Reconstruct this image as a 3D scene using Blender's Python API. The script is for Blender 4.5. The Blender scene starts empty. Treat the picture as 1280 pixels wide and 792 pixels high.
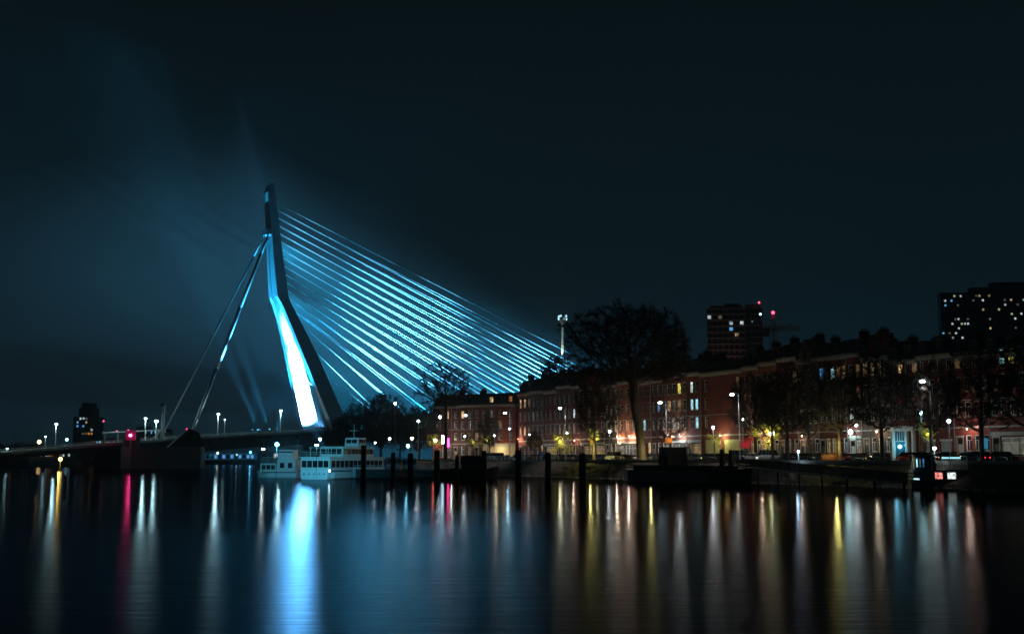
import bpy, math, random
import numpy as np
from mathutils import Vector, Matrix
from math import radians, sin, cos, tan, atan2, pi, sqrt

scene = bpy.context.scene
C = scene.collection
rnd = random.Random(7)

# ------------------------------------------------------------------ camera
H, F = 4.3, 1500.0                       # eye height (m), focal length in photo pixels
PITCH = math.atan(177 / F)
cam_d = bpy.data.cameras.new('camera'); cam = bpy.data.objects.new('camera', cam_d); C.objects.link(cam)
cam.location = (0, 0, H); cam.rotation_euler = (pi / 2 + PITCH, 0, 0)
cam_d.sensor_width = 36.0; cam_d.lens = 36.0 * F / 1280
cam_d.clip_start = 0.5; cam_d.clip_end = 6000
scene.camera = cam

# ------------------------------------------------------------------ world: night sky, teal light pollution near the horizon
world = bpy.data.worlds.new('World'); scene.world = world; world.use_nodes = True
nt = world.node_tree; nt.nodes.clear()
wo = nt.nodes.new('ShaderNodeOutputWorld'); bg = nt.nodes.new('ShaderNodeBackground')
tc = nt.nodes.new('ShaderNodeTexCoord'); sp = nt.nodes.new('ShaderNodeSeparateXYZ')
rp = nt.nodes.new('ShaderNodeValToRGB'); sky = nt.nodes.new('ShaderNodeTexSky')
sky.sky_type = 'NISHITA'; sky.sun_disc = False; sky.sun_elevation = radians(-6); sky.sun_rotation = radians(300)
bgs = nt.nodes.new('ShaderNodeBackground'); bgs.inputs['Strength'].default_value = 0.05
add = nt.nodes.new('ShaderNodeAddShader')
nz = nt.nodes.new('ShaderNodeTexNoise'); nz.inputs['Scale'].default_value = 2.2; nz.inputs['Detail'].default_value = 5
ml = nt.nodes.new('ShaderNodeMath'); ml.operation = 'MULTIPLY_ADD'; ml.inputs[1].default_value = 0.12
nt.links.new(tc.outputs['Generated'], sp.inputs[0]); nt.links.new(tc.outputs['Generated'], nz.inputs['Vector'])
nt.links.new(nz.outputs['Fac'], ml.inputs[0]); nt.links.new(sp.outputs['Z'], ml.inputs[2])
nt.links.new(ml.outputs[0], rp.inputs[0])
e = rp.color_ramp.elements
e[0].position = 0.05; e[0].color = (0.0052, 0.0185, 0.0285, 1)
e[1].position = 0.46; e[1].color = (0.0020, 0.0052, 0.0068, 1)
m_ = rp.color_ramp.elements.new(0.22); m_.color = (0.0032, 0.0100, 0.0140, 1)
nt.links.new(rp.outputs[0], bg.inputs['Color'])
nt.links.new(sky.outputs[0], bgs.inputs['Color'])
nt.links.new(bg.outputs[0], add.inputs[0]); nt.links.new(bgs.outputs[0], add.inputs[1]); nt.links.new(add.outputs[0], wo.inputs['Surface'])

scene.view_settings.view_transform = 'Standard'; scene.view_settings.look = 'None'
scene.view_settings.exposure = 0; scene.view_settings.gamma = 1
cy = scene.cycles
cy.use_denoising = True
try: cy.denoiser = 'OPENIMAGEDENOISE'
except Exception: pass
cy.max_bounces = 4; cy.diffuse_bounces = 1; cy.glossy_bounces = 3; cy.transmission_bounces = 2; cy.volume_bounces = 0
cy.transparent_max_bounces = 6; cy.caustics_reflective = False; cy.caustics_refractive = False
cy.sample_clamp_indirect = 40.0; cy.sample_clamp_direct = 0; cy.use_light_tree = True; cy.blur_glossy = 0.0

# ------------------------------------------------------------------ pixels of the photograph -> places in the world
FW = Vector((0, cos(PITCH), sin(PITCH))); UP = Vector((0, -sin(PITCH), cos(PITCH))); CAM = Vector((0, 0, H))
def ray(px, py): return FW * F + Vector((px - 640, 0, 0)) + UP * (396 - py)
def at(px, py, Y):
    r = ray(px, py); return CAM + r * (Y / r.y)
def onz(px, py, z):
    r = ray(px, py); return CAM + r * ((z - H) / r.z)
def onplane(px, py, o, nrm):
    r = ray(px, py); return CAM + r * ((o - CAM).dot(nrm) / r.dot(nrm))

# street frame: s along the house row (towards the right of the photo), t away from the river; t = 0 is the house fronts
SD = Vector((0.413, -0.911, 0)).normalized(); SN = Vector((-SD.y, SD.x, 0)); SO = Vector((2.6, 372, 0)); SROT = atan2(SD.y, SD.x)
ZS = 3.9                                  # street level
def st(s, t, z=ZS): return SO + SD * s + SN * t + Vector((0, 0, z))
def sx(px, t, z=ZS):                      # s at which a point (s, t, z) shows in photo column px
    k = (px - 640) / F; b = SO + SN * t
    # b.x + s*dx = k*((b.y + s*dy)*cos + (z-H)*sin)
    return (k * (b.y * cos(PITCH) + (z - H) * sin(PITCH)) - b.x) / (SD.x - k * SD.y * cos(PITCH))
def zat(py, t, px):                       # height showing at photo row py for street line t
    z = 10.0
    for _ in range(6):
        p = st(sx(px, t, z), t, 0); z = at(px, py, p.y).z
    return z

# bridge frame: u along the deck (to the right and away), w across (positive towards the camera)
TH = radians(36); BO = Vector((-99.6, 610, 0)); BU = Vector((cos(TH), sin(TH), 0)); BW = Vector((sin(TH), -cos(TH), 0))
def bridge_uz(px, py, w):
    p = onplane(px, py, BO + BW * w, BW) - BO
    return p.dot(BU), p.z
def bp(u, w, z): return BO + BU * u + BW * w + Vector((0, 0, z))

# ------------------------------------------------------------------ materials
MATS = {}
def mat(name, col, rough=0.7, metal=0.0, var=0.0, scale=1.0, bump=0.0, spec=0.5, coord='Object', bscale=None):
    if name in MATS: return MATS[name]
    m = bpy.data.materials.new(name); m.use_nodes = True; t = m.node_tree; b = t.nodes['Principled BSDF']
    b.inputs['Roughness'].default_value = rough; b.inputs['Metallic'].default_value = metal
    b.inputs['Specular IOR Level'].default_value = spec
    b.inputs['Base Color'].default_value = (*col, 1)
    if var or bump:
        c = t.nodes.new('ShaderNodeTexCoord'); n = t.nodes.new('ShaderNodeTexNoise')
        n.inputs['Scale'].default_value = scale; n.inputs['Detail'].default_value = 6; n.inputs['Roughness'].default_value = 0.65
        t.links.new(c.outputs[coord], n.inputs['Vector'])
        if var:
            r = t.nodes.new('ShaderNodeValToRGB')
            r.color_ramp.elements[0].position = 0.3; r.color_ramp.elements[1].position = 0.7
            r.color_ramp.elements[0].color = (*[x * (1 - var) for x in col], 1)
            r.color_ramp.elements[1].color = (*[min(1, x * (1 + var)) for x in col], 1)
            t.links.new(n.outputs['Fac'], r.inputs[0]); t.links.new(r.outputs[0], b.inputs['Base Color'])
        if bump:
            bn = t.nodes.new('ShaderNodeBump'); bn.inputs['Strength'].default_value = bump; bn.inputs['Distance'].default_value = 0.1
            t.links.new(n.outputs['Fac'], bn.inputs['Height']); t.links.new(bn.outputs[0], b.inputs['Normal'])
    MATS[name] = m; return m
def brick(name, col, mortar=(0.09, 0.05, 0.04)):
    if name in MATS: return MATS[name]
    m = bpy.data.materials.new(name); m.use_nodes = True; t = m.node_tree; b = t.nodes['Principled BSDF']
    b.inputs['Roughness'].default_value = 0.85
    c = t.nodes.new('ShaderNodeTexCoord'); mp = t.nodes.new('ShaderNodeMapping'); mp.inputs['Rotation'].default_value = (pi / 2, 0, 0)
    k = t.nodes.new('ShaderNodeTexBrick'); k.inputs['Scale'].default_value = 1.0
    k.inputs['Brick Width'].default_value = 0.44; k.inputs['Row Height'].default_value = 0.13; k.inputs['Mortar Size'].default_value = 0.012
    k.inputs['Color1'].default_value = (*col, 1); k.inputs['Color2'].default_value = (*[x * 0.6 for x in col], 1)
    k.inputs['Mortar'].default_value = (*mortar, 1)
    n = t.nodes.new('ShaderNodeTexNoise'); n.inputs['Scale'].default_value = 0.45; n.inputs['Detail'].default_value = 7
    mx = t.nodes.new('ShaderNodeMix'); mx.data_type = 'RGBA'; mx.blend_type = 'MULTIPLY'; mx.inputs['Factor'].default_value = 0.75
    r = t.nodes.new('ShaderNodeValToRGB'); r.color_ramp.elements[0].position = 0.3; r.color_ramp.elements[1].position = 0.72
    r.color_ramp.elements[0].color = (0.5, 0.47, 0.45, 1); r.color_ramp.elements[1].color = (1.25, 1.2, 1.15, 1)
    t.links.new(c.outputs['Object'], mp.inputs[0]); t.links.new(mp.outputs[0], k.inputs['Vector']); t.links.new(c.outputs['Object'], n.inputs['Vector'])
    t.links.new(n.outputs['Fac'], r.inputs[0]); t.links.new(k.outputs['Color'], mx.inputs['A']); t.links.new(r.outputs[0], mx.inputs['B'])
    t.links.new(mx.outputs['Result'], b.inputs['Base Color'])
    MATS[name] = m; return m
def emit(name, col, strength, sample='NONE', pattern=None):
    if name in MATS: return MATS[name]
    m = bpy.data.materials.new(name); m.use_nodes = True; t = m.node_tree; b = t.nodes['Principled BSDF']
    b.inputs['Base Color'].default_value = (0.05, 0.05, 0.05, 1); b.inputs['Roughness'].default_value = 0.3
    b.inputs['Emission Color'].default_value = (*col, 1); b.inputs['Emission Strength'].default_value = strength
    if pattern:                            # lit room behind the glass: curtains and furniture as uneven brightness
        c = t.nodes.new('ShaderNodeTexCoord'); n = t.nodes.new('ShaderNodeTexNoise'); n.inputs['Scale'].default_value = pattern; n.inputs['Detail'].default_value = 3
        oi = t.nodes.new('ShaderNodeObjectInfo'); ad = t.nodes.new('ShaderNodeVectorMath'); ad.operation = 'ADD'
        r = t.nodes.new('ShaderNodeMapRange'); r.inputs['From Min'].default_value = 0.35; r.inputs['From Max'].default_value = 0.65
        r.inputs['To Min'].default_value = strength * 0.15; r.inputs['To Max'].default_value = strength * 1.5
        mv = t.nodes.new('ShaderNodeMath'); mv.operation = 'MULTIPLY'; mv.inputs[1].default_value = 40
        t.links.new(oi.outputs['Random'], mv.inputs[0]); t.links.new(mv.outputs[0], ad.inputs[1])
        t.links.new(c.outputs['Object'], ad.inputs[0]); t.links.new(ad.outputs[0], n.inputs['Vector'])
        t.links.new(n.outputs['Fac'], r.inputs[0]); t.links.new(r.outputs[0], b.inputs['Emission Strength'])
    m.cycles.emission_sampling = sample
    MATS[name] = m; return m

# ------------------------------------------------------------------ mesh helpers
class MB:
    def __init__(s): s.v = []; s.f = []; s.sm = False
    def _add(s, vs, fs):
        o = len(s.v); s.v += [tuple(p) for p in vs]; s.f += [tuple(i + o for i in f) for f in fs]; return s
    def box(s, x0, x1, y0, y1, z0, z1):
        return s._add([(x0, y0, z0), (x1, y0, z0), (x1, y1, z0), (x0, y1, z0), (x0, y0, z1), (x1, y0, z1), (x1, y1, z1), (x0, y1, z1)],
                      [(0, 3, 2, 1), (4, 5, 6, 7), (0, 1, 5, 4), (1, 2, 6, 5), (2, 3, 7, 6), (3, 0, 4, 7)])
    def quad(s, a, b, c, d): return s._add([a, b, c, d], [(0, 1, 2, 3)])
    def loft(s, rings, cap=True):
        n = len(rings[0]); vs = [p for r in rings for p in r]; fs = []
        for i in range(len(rings) - 1):
            for j in range(n):
                k = (j + 1) % n; fs.append((i * n + j, i * n + k, (i + 1) * n + k, (i + 1) * n + j))
        if cap: fs += [tuple(range(n - 1, -1, -1)), tuple((len(rings) - 1) * n + j for j in range(n))]
        return s._add(vs, fs)
    def tube(s, p0, p1, r0, r1=None, n=8):
        r1 = r0 if r1 is None else r1; p0, p1 = Vector(p0), Vector(p1); d = (p1 - p0).normalized()
        a = d.orthogonal().normalized(); b = d.cross(a)
        return s.loft([[p + (a * cos(2 * pi * i / n) + b * sin(2 * pi * i / n)) * r for i in range(n)] for p, r in ((p0, r0), (p1, r1))])
    def path(s, pts, rad, n=6):
        for i in range(len(pts) - 1): s.tube(pts[i], pts[i + 1], rad[i] if isinstance(rad, (list, tuple)) else rad, rad[i + 1] if isinstance(rad, (list, tuple)) else rad, n)
        return s
    def ball(s, c, rx, ry=None, rz=None, n=10, m=6):
        ry = rx if ry is None else ry; rz = rx if rz is None else rz; c = Vector(c)
        rings = []
        for j in range(m + 1):
            a = -pi / 2 + pi * (j + 0.02) / (m + 0.04)
            rings.append([c + Vector((rx * cos(a) * cos(2 * pi * i / n), ry * cos(a) * sin(2 * pi * i / n), rz * sin(a))) for i in range(n)])
        return s.loft(rings)
    def prism_y(s, prof, y0, y1):          # profile in x,z swept along y
        return s.loft([[(x, y0, z) for x, z in prof], [(x, y1, z) for x, z in prof]])
    def prism_x(s, prof, x0, x1):
        return s.loft([[(x0, y, z) for y, z in prof], [(x1, y, z) for y, z in prof]])
    def mesh(s, name, m=None, smooth=False):
        me = bpy.data.meshes.new(name); me.from_pydata(s.v, [], s.f); me.update()
        import bmesh
        b = bmesh.new(); b.from_mesh(me); bmesh.ops.recalc_face_normals(b, faces=b.faces); b.to_mesh(me); b.free()
        if m: me.materials.append(m)
        if smooth: me.polygons.foreach_set('use_smooth', [True] * len(me.polygons))
        return me
    def build(s, name, m=None, parent=None, smooth=False, **kw):
        o = bpy.data.objects.new(name, s.mesh(name, m, smooth)); C.objects.link(o)
        if parent: o.parent = parent
        for k, v in kw.items(): o[k] = v
        return o
def inst(name, me, parent=None, loc=(0, 0, 0), rz=0.0, scale=None):
    o = bpy.data.objects.new(name, me); C.objects.link(o); o.location = loc; o.rotation_euler = (0, 0, rz)
    if parent: o.parent = parent
    if scale: o.scale = scale
    return o
def thing(name, label, cat, loc=(0, 0, 0), rz=0.0, group=None):
    o = bpy.data.objects.new(name, None); C.objects.link(o); o.location = loc; o.rotation_euler = (0, 0, rz); o.empty_display_size = 0.3
    o['label'] = label; o['category'] = cat
    if group: o['group'] = group
    return o
def tag(o, label, cat, group=None):
    o['label'] = label; o['category'] = cat
    if group: o['group'] = group
    return o
def dup(root, loc=None, rz=None, label=None):
    r = root.copy(); C.objects.link(r)
    if loc is not None: r.location = loc
    if rz is not None: r.rotation_euler = (0, 0, rz)
    if label: r['label'] = label
    for ch in list(root.children):
        c = ch.copy(); C.objects.link(c); c.parent = r
        for g in ch.children:
            d = g.copy(); C.objects.link(d); d.parent = c
    return r
LK = 0.2
def spot(name, loc, target, watts, col, deg, blend=0.6, size=0.4, parent=None):
    d = bpy.data.lights.new(name, 'SPOT'); d.energy = watts; d.color = col; d.spot_size = radians(deg); d.spot_blend = blend; d.shadow_soft_size = size
    o = bpy.data.objects.new(name, d); C.objects.link(o); loc = Vector(loc)
    o.location = loc; o.rotation_euler = (Vector(target) - loc).to_track_quat('-Z', 'Y').to_euler()
    return o
def point(name, loc, watts, col, size=0.3):
    d = bpy.data.lights.new(name, 'POINT'); d.energy = watts * LK; d.color = col; d.shadow_soft_size = size
    o = bpy.data.objects.new(name, d); C.objects.link(o); o.location = loc
    return o

# ================================================================== SETTING: water, land, banks
def water_mat():
    m = bpy.data.materials.new('river_water'); m.use_nodes = True; t = m.node_tree; b = t.nodes['Principled BSDF']
    c = t.nodes.new('ShaderNodeTexCoord')
    def noise(scale, sxyz, detail):
        mp = t.nodes.new('ShaderNodeMapping'); mp.inputs['Scale'].default_value = sxyz
        n = t.nodes.new('ShaderNodeTexNoise'); n.inputs['Scale'].default_value = scale; n.inputs['Detail'].default_value = detail
        t.links.new(c.outputs['Object'], mp.inputs[0]); t.links.new(mp.outputs[0], n.inputs['Vector']); return n
    # wind: smoother under the quay, ruffled towards mid river, with uneven patches
    sep = t.nodes.new('ShaderNodeSeparateXYZ'); t.links.new(c.outputs['Object'], sep.inputs[0])
    pn = noise(1.0, (0.012, 0.045, 1), 4)
    ma = t.nodes.new('ShaderNodeMath'); ma.operation = 'MULTIPLY_ADD'; ma.inputs[1].default_value = 90.0
    t.links.new(pn.outputs['Fac'], ma.inputs[0]); t.links.new(sep.outputs['Y'], ma.inputs[2])
    mr = t.nodes.new('ShaderNodeMapRange'); mr.inputs['From Min'].default_value = 88; mr.inputs['From Max'].default_value = 160
    mr.inputs['To Min'].default_value = 0.23; mr.inputs['To Max'].default_value = 0.11
    t.links.new(ma.outputs[0], mr.inputs[0]); t.links.new(mr.outputs[0], b.inputs['Roughness'])
    w1 = noise(1.0, (0.22, 1.1, 1), 4); w2 = noise(1.0, (1.6, 3.4, 1), 2)
    b1 = t.nodes.new('ShaderNodeBump'); b1.inputs['Strength'].default_value = 0.34; b1.inputs['Distance'].default_value = 0.06
    b2 = t.nodes.new('ShaderNodeBump'); b2.inputs['Strength'].default_value = 0.2; b2.inputs['Distance'].default_value = 0.02
    t.links.new(w1.outputs['Fac'], b1.inputs['Height']); t.links.new(w2.outputs['Fac'], b2.inputs['Height'])
    t.links.new(b1.outputs[0], b2.inputs['Normal']); t.links.new(b2.outputs[0], b.inputs['Normal'])
    out = t.nodes['Material Output']; gl = t.nodes.new('ShaderNodeBsdfAnisotropic'); gl.distribution = 'BECKMANN'; gl.inputs['Color'].default_value = (.38, .40, .42, 1)
    df = t.nodes.new('ShaderNodeBsdfDiffuse'); df.inputs['Color'].default_value = (0.003, 0.007, 0.009, 1); fr = t.nodes.new('ShaderNodeFresnel'); fr.inputs['IOR'].default_value = 1.27
    mx = t.nodes.new('ShaderNodeMixShader'); t.links.new(mr.outputs[0], gl.inputs['Roughness']); t.links.new(b2.outputs[0], gl.inputs['Normal']); t.links.new(b2.outputs[0], fr.inputs['Normal'])
    t.links.new(fr.outputs[0], mx.inputs[0]); t.links.new(df.outputs[0], mx.inputs[1]); t.links.new(gl.outputs[0], mx.inputs[2]); t.links.new(mx.outputs[0], out.inputs['Surface']); t.nodes.remove(b)
    return m
w = MB(); w.quad((-2400, -150, 0), (2400, -150, 0), (2400, 2900, 0), (-2400, 2900, 0))
w.build('water', water_mat(), kind='structure')

M_asphalt = mat('asphalt', (0.05, 0.05, 0.052), 0.85, var=0.3, scale=0.6, bump=0.2)
M_paving = mat('paving', (0.16, 0.15, 0.14), 0.85, var=0.25, scale=0.8, bump=0.2)
M_kerb = mat('kerb_stone', (0.34, 0.33, 0.31), 0.8, var=0.2, scale=1.5)
M_slope = mat('basalt_slope', (0.10, 0.075, 0.055), 0.95, var=0.6, scale=0.9, bump=0.8)
M_grass = mat('dull_grass', (0.055, 0.06, 0.03), 1.0, var=0.5, scale=1.2, bump=0.6)
M_dark = mat('dark_ground', (0.04, 0.045, 0.04), 1.0, var=0.4, scale=0.1)

# quay edge: street line t = -23 (waterline t = -30), curving off to the left beyond s = 0
wl = [st(290, -30, 0), st(195, -30, 0), st(95, -30, 0), st(4, -31, 0), Vector((-22, 350, 0)), Vector((-38, 392, 0)), Vector((-60, 470, 0)), Vector((-72, 560, 0)), Vector((-40, 640, 0)), Vector((-10, 760, 0))]
tp = [st(290, -23, 0), st(195, -23, 0), st(95, -23, 0), st(4, -24, 0), Vector((-15.5, 353, 0)), Vector((-31, 395, 0)), Vector((-53, 472, 0)), Vector((-64, 562, 0)), Vector((-32, 642, 0)), Vector((-2, 762, 0))]
def resample(pts, step):
    out = []
    for a, b in zip(pts, pts[1:]):
        n = max(1, int((b - a).length / step))
        out += [a.lerp(b, i / n) for i in range(n)]
    return out + [pts[-1]]
# land sheet behind the quay
m = MB(); far = [Vector((900, 2500, 0)), Vector((900, -140, 0))]
poly = [(p.x, p.y, ZS - 0.02) for p in tp] + [(p.x, p.y, ZS - 0.02) for p in (Vector((60, 2500, 0)), Vector((1500, 2500, 0)), Vector((1500, 40, 0)))]
m._add(poly, [tuple(range(len(poly)))]); m.build('ground', M_dark, kind='structure')
# stone revetment, uneven
m = MB(); n_ = 90
A = resample(wl, 2.4); r2 = random.Random(3)
def along(pts, f):
    L = [0]
    for a, b in zip(pts, pts[1:]): L.append(L[-1] + (b - a).length)
    x = f * L[-1]
    for i in range(len(pts) - 1):
        if x <= L[i + 1] + 1e-6: return pts[i].lerp(pts[i + 1], (x - L[i]) / (L[i + 1] - L[i]))
    return pts[-1]
NS = 420; rows = 7; g = []
for j in range(rows + 1):
    q = j / rows
    for i in range(NS + 1):
        a = along(wl, i / NS) + Vector((0, 0, -0.6)); b = along(tp, i / NS) + Vector((0, 0, ZS - 0.25))
        p = a.lerp(b, q)
        if 0 < j < rows: p = p + Vector((r2.uniform(-.25, .25), r2.uniform(-.25, .25), r2.uniform(-.16, .16)))
        g.append(p)
fs = [(j * (NS + 1) + i, j * (NS + 1) + i + 1, (j + 1) * (NS + 1) + i + 1, (j + 1) * (NS + 1) + i) for j in range(rows) for i in range(NS)]
m = MB(); m._add(g, fs); m.build('embankment', M_slope, kind='structure')
# pale toe of stones at the waterline
m = MB()
for i in range(520):
    p = along(wl, i / 520 * 0.62 + 0.1) + Vector((r2.uniform(-.3, .3), r2.uniform(-.3, .3), 0)); k = r2.uniform(.12, .3)
    m.ball(p + SN * 0.5, k * 1.4, k * 1.2, k, 5, 3)
m.build('waterline_stones', mat('wet_stone', (0.38, 0.37, 0.34), 0.45, var=0.4, scale=2), kind='stuff')
# quay kerb (real step), pavement, road, second pavement
def band(name, t0, t1, z, mt, h=None, s0=-14, s1=290):
    m = MB(); a, b, c, d = (st(s0, t0, 0), st(s1, t0, 0), st(s1, t1, 0), st(s0, t1, 0))
    if h: m.loft([[(p.x, p.y, z - h) for p in (a, b, c, d)], [(p.x, p.y, z) for p in (a, b, c, d)]])
    else: m.quad(*[(p.x, p.y, z) for p in (a, b, c, d)])
    return m.build(name, mt, kind='structure')
band('quay_kerb', -23.2, -22.6, ZS + 0.14, M_kerb, 0.6)
band('quay_pavement', -22.6, -17.6, ZS + 0.11, M_paving, 0.3)
band('road_kerb', -17.6, -17.4, ZS + 0.12, M_kerb, 0.3)
band('road', -17.4, -4.2, ZS, M_asphalt)
band('house_kerb', -4.2, -4.0, ZS + 0.12, M_kerb, 0.3)
band('house_pavement', -4.0, 0.5, ZS + 0.11, M_paving, 0.3)
m = MB()
for k in range(60):
    a = -10 + k * 5; pts = [st(a, -10.9, 0), st(a + 2.4, -10.9, 0), st(a + 2.4, -10.75, 0), st(a, -10.75, 0)]
    m.quad(*[(p.x, p.y, ZS + 0.004) for p in pts])
m.build('road_marking', mat('road_paint', (0.7, 0.7, 0.68), 0.7), kind='structure')
# far banks
def bank(name, pts, h, mt):
    m = MB(); m.loft([[(p[0], p[1], -0.5) for p in pts], [(p[0], p[1], h) for p in pts]]); return m.build(name, mt, kind='structure')
bank('far_bank_land', [(-2300, 1050), (-520, 1010), (-330, 960), (-180, 1000), (-60, 1100), (-30, 1400), (-30, 2850), (-2300, 2850)], 3.4, M_dark)
# left riverside land behind the bridge approach
bank('far_quay_land', [(-700, 700), (-330, 640), (-262, 655), (-250, 700), (-300, 800), (-520, 1005), (-1500, 1040), (-1500, 700)], 3.2, M_dark)

# ================================================================== THE CABLE-STAYED BRIDGE
M_steel = mat('pale_bridge_steel', (0.50, 0.53, 0.55), 0.45, var=0.12, scale=0.15)
M_steel_dk = mat('bridge_deck_steel', (0.20, 0.21, 0.22), 0.6, var=0.25, scale=0.2)
M_conc = mat('pier_concrete', (0.16, 0.16, 0.155), 0.85, var=0.35, scale=0.25, bump=0.2)
M_cable = mat('white_stay_sheath', (0.86, 0.87, 0.88), 0.5)
M_rail = mat('galvanised_railing', (0.62, 0.61, 0.58), 0.5)
bridge = thing('cable_stayed_bridge', 'long pale cable-stayed bridge with bent floodlit pylon and fan of blue-lit stays', 'bridge', BO, TH)
def bl(u, w, z): return (u, -w, z)                          # bridge local coordinates
DZ = [(-330, -2), (-250, 1.2), (-152, 6.6), (-100, 11.6), (-66, 14.2), (0, 18.2), (60, 20.2), (140, 21), (300, 19), (420, 12)]
def dz(u):
    for (a, za), (b, zb) in zip(DZ, DZ[1:]):
        if a <= u <= b: return za + (zb - za) * (u - a) / (b - a)
    return DZ[-1][1]
def deck(u0, u1, dep, step=10):
    m = MB(); rings = []; n = max(2, int((u1 - u0) / step))
    for i in range(n + 1):
        u = u0 + (u1 - u0) * i / n; z = dz(u); d = dep(u)
        rings.append([bl(u, a, z + b) for a, b in ((17, 0), (17.2, -0.9), (13.5, -1.6), (11.5, -d), (-11.5, -d), (-13.5, -1.6), (-17.2, -0.9), (-17, 0))])
    return m.loft(rings)
deck(-66, 420, lambda u: 5.6 + 0.8 * math.exp(-((u) / 40) ** 2) + 1.2 * math.exp(-((u + 66) / 22) ** 2)).build('deck', M_steel_dk, bridge)
deck(-230, -66.05, lambda u: 4.4 if u > -101 else 2.8).build('approach_deck', M_steel_dk, bridge)
m = MB()
for u in range(-62, 300, 15): m.box(u, u + 0.5, -16.5, 16.5, dz(u) - 2.6, dz(u) - 1.0)
m.build('cross_girder', M_steel_dk, bridge)
m = MB(); m.quad(bl(-230, 15, dz(-230)), bl(-230, 15, dz(-230)), bl(-230, 15, dz(-230)), bl(-230, 15, dz(-230))) if False else None
for sgn, nm in ((1, 'railing'), (-1, 'railing')):
    m = MB(); us = list(range(-228, 300, 6))
    for a, b in zip(us, us[1:]):
        m.tube(bl(a, sgn * 16.7, dz(a) + 1.15), bl(b, sgn * 16.7, dz(b) + 1.15), 0.09, n=4)
        m.tube(bl(a, sgn * 16.7, dz(a) + 0.6), bl(b, sgn * 16.7, dz(b) + 0.6), 0.05, n=4)
        m.tube(bl(a, sgn * 16.7, dz(a) - 0.02), bl(a, sgn * 16.7, dz(a) + 1.15), 0.07, n=4)
    m.build(nm, M_rail, bridge)
# pale kerb strip along the deck edges (catches the lamps)
for sgn in (1, -1):
    m = MB(); rings = []
    for u in range(-229, 300, 10): rings.append([bl(u, sgn * 17.05, dz(u) + .004), bl(u, sgn * 17.3, dz(u) + .004), bl(u, sgn * 17.3, dz(u) + .4), bl(u, sgn * 17.05, dz(u) + .4)])
    m.loft(rings).build('deck_edge', mat('pale_edge', (0.6, 0.58, 0.52), 0.6), bridge)

# pylon legs: outline rows read on the near leg's river face; w tapers as the legs lean together
# (photo row, left col, right col, w_out, w_in)
rows_ = [(557, 425, 447, 20.5, 16.0), (535, 416.3, 437.5, 18.6, 14.4), (500, 402.3, 422, 15.6, 11.8), (469, 389.5, 408.5, 12.8, 9.2), (440, 377.6, 395.5, 10.2, 6.9),
         (414, 367, 382.5, 8.0, 5.0), (395, 359, 372.5, 6.6, 3.6), (378, 351.5, 363.8, 5.5, 2.4), (371, 347.0, 361.2, 5.2, 2.1), (325, 342.4, 354.6, 4.2, 1.7),
         (291, 340, 350.4, 3.7, 1.3), (262, 338, 347, 3.4, 1.2), (250, 336.8, 345.3, 3.3, 1.2), (240, 336.2, 343.8, 3.2, 1.2)]
prof = []
for y, xl, xr, wo_, wi in rows_:
    u0, z0 = bridge_uz(xl, y, wo_); u1, z1 = bridge_uz(xr, y, wo_)
    prof.append((u0, u1, (z0 + z1) / 2, wo_, wi))
u0, u1, z, wo_, wi = prof[0]; prof.insert(0, (u0 + 3.5, u1 + 4, 3, wo_ + 1, wi - 0.5))
def pyl(z):
    for a, b in zip(prof, prof[1:]):
        if a[2] <= z <= b[2]:
            f = (z - a[2]) / (b[2] - a[2]); return [a[i] + (b[i] - a[i]) * f for i in range(5)]
    return prof[-1]
for sg in (1, -1):
    m = MB(); rings = []
    for u0, u1, z, wo_, wi in prof: rings.append([bl(u0, sg * wo_, z), bl(u1, sg * wo_, z), bl(u1, sg * wi, z), bl(u0, sg * wi, z)])
    u0, u1, z, wo_, wi = prof[-1]
    rings.append([bl(u0 + 1.6, sg * wo_ * .95, z + 4.6), bl(u1 - .6, sg * wo_ * .95, z + 4.6), bl(u1 - .6, sg * wi, z + 4.6), bl(u0 + 1.6, sg * wi, z + 4.6)])
    m.loft(rings).build('pylon_leg', M_steel, bridge)
za = [p[2] for p in prof]
zj = bridge_uz(340, 291, 0)[1]
zk = bridge_uz(345, 368, 0)[1]
m = MB(); rings = []
for z in (zk, (zk + zj) / 2, zj - 3):
    p = pyl(z); rings.append([bl(p[0] + .6, p[4] - .02, z), bl(p[1] - .5, p[4] - .02, z), bl(p[1] - .5, -p[4] + .02, z), bl(p[0] + .6, -p[4] + .02, z)])
m.loft(rings).build('pylon_web', M_steel, bridge)
m = MB(); rings = []
for z in (zj, zj + 8, zj + 16, za[-1] + 1.5):
    p = pyl(z); rings.append([bl(p[0] + .5, 1.4, z), bl(p[1] - .3, 1.4, z), bl(p[1] - .3, -1.4, z), bl(p[0] + .5, -1.4, z)])
m.loft(rings).build('pylon_head_core', M_steel, bridge)
z = bridge_uz(333, 251, 0)[1]; z2 = bridge_uz(333, 240, 0)[1]; p = pyl((z + z2) / 2)
m = MB(); m.box(p[0] + .2, p[0] + .55, -1.25, 1.25, z, z2); m.build('lit_opening', emit('blue_opening', (0.02, 0.24, 0.42), 0.9), bridge)
m = MB(); p = pyl(zj - 2); m.box(p[0] - 2.2, p[0] + 1.4, -3.6, 3.6, zj - 1.5, zj + 1.2); m.build('backstay_saddle', M_steel, bridge)
# cross beam under the deck and the pylon pier
m = MB(); m.box(4, 18, -19, 19, 6, 12); m.build('pylon_cross_beam', M_steel_dk, bridge)
m = MB(); m.loft([[bl(a, b, z) for a, b in ((-6, 0), (0, 24), (24, 24), (30, 0), (24, -24), (0, -24))] for z in (-1, 5)]); m.build('pylon_pier', M_conc, bridge)
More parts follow.
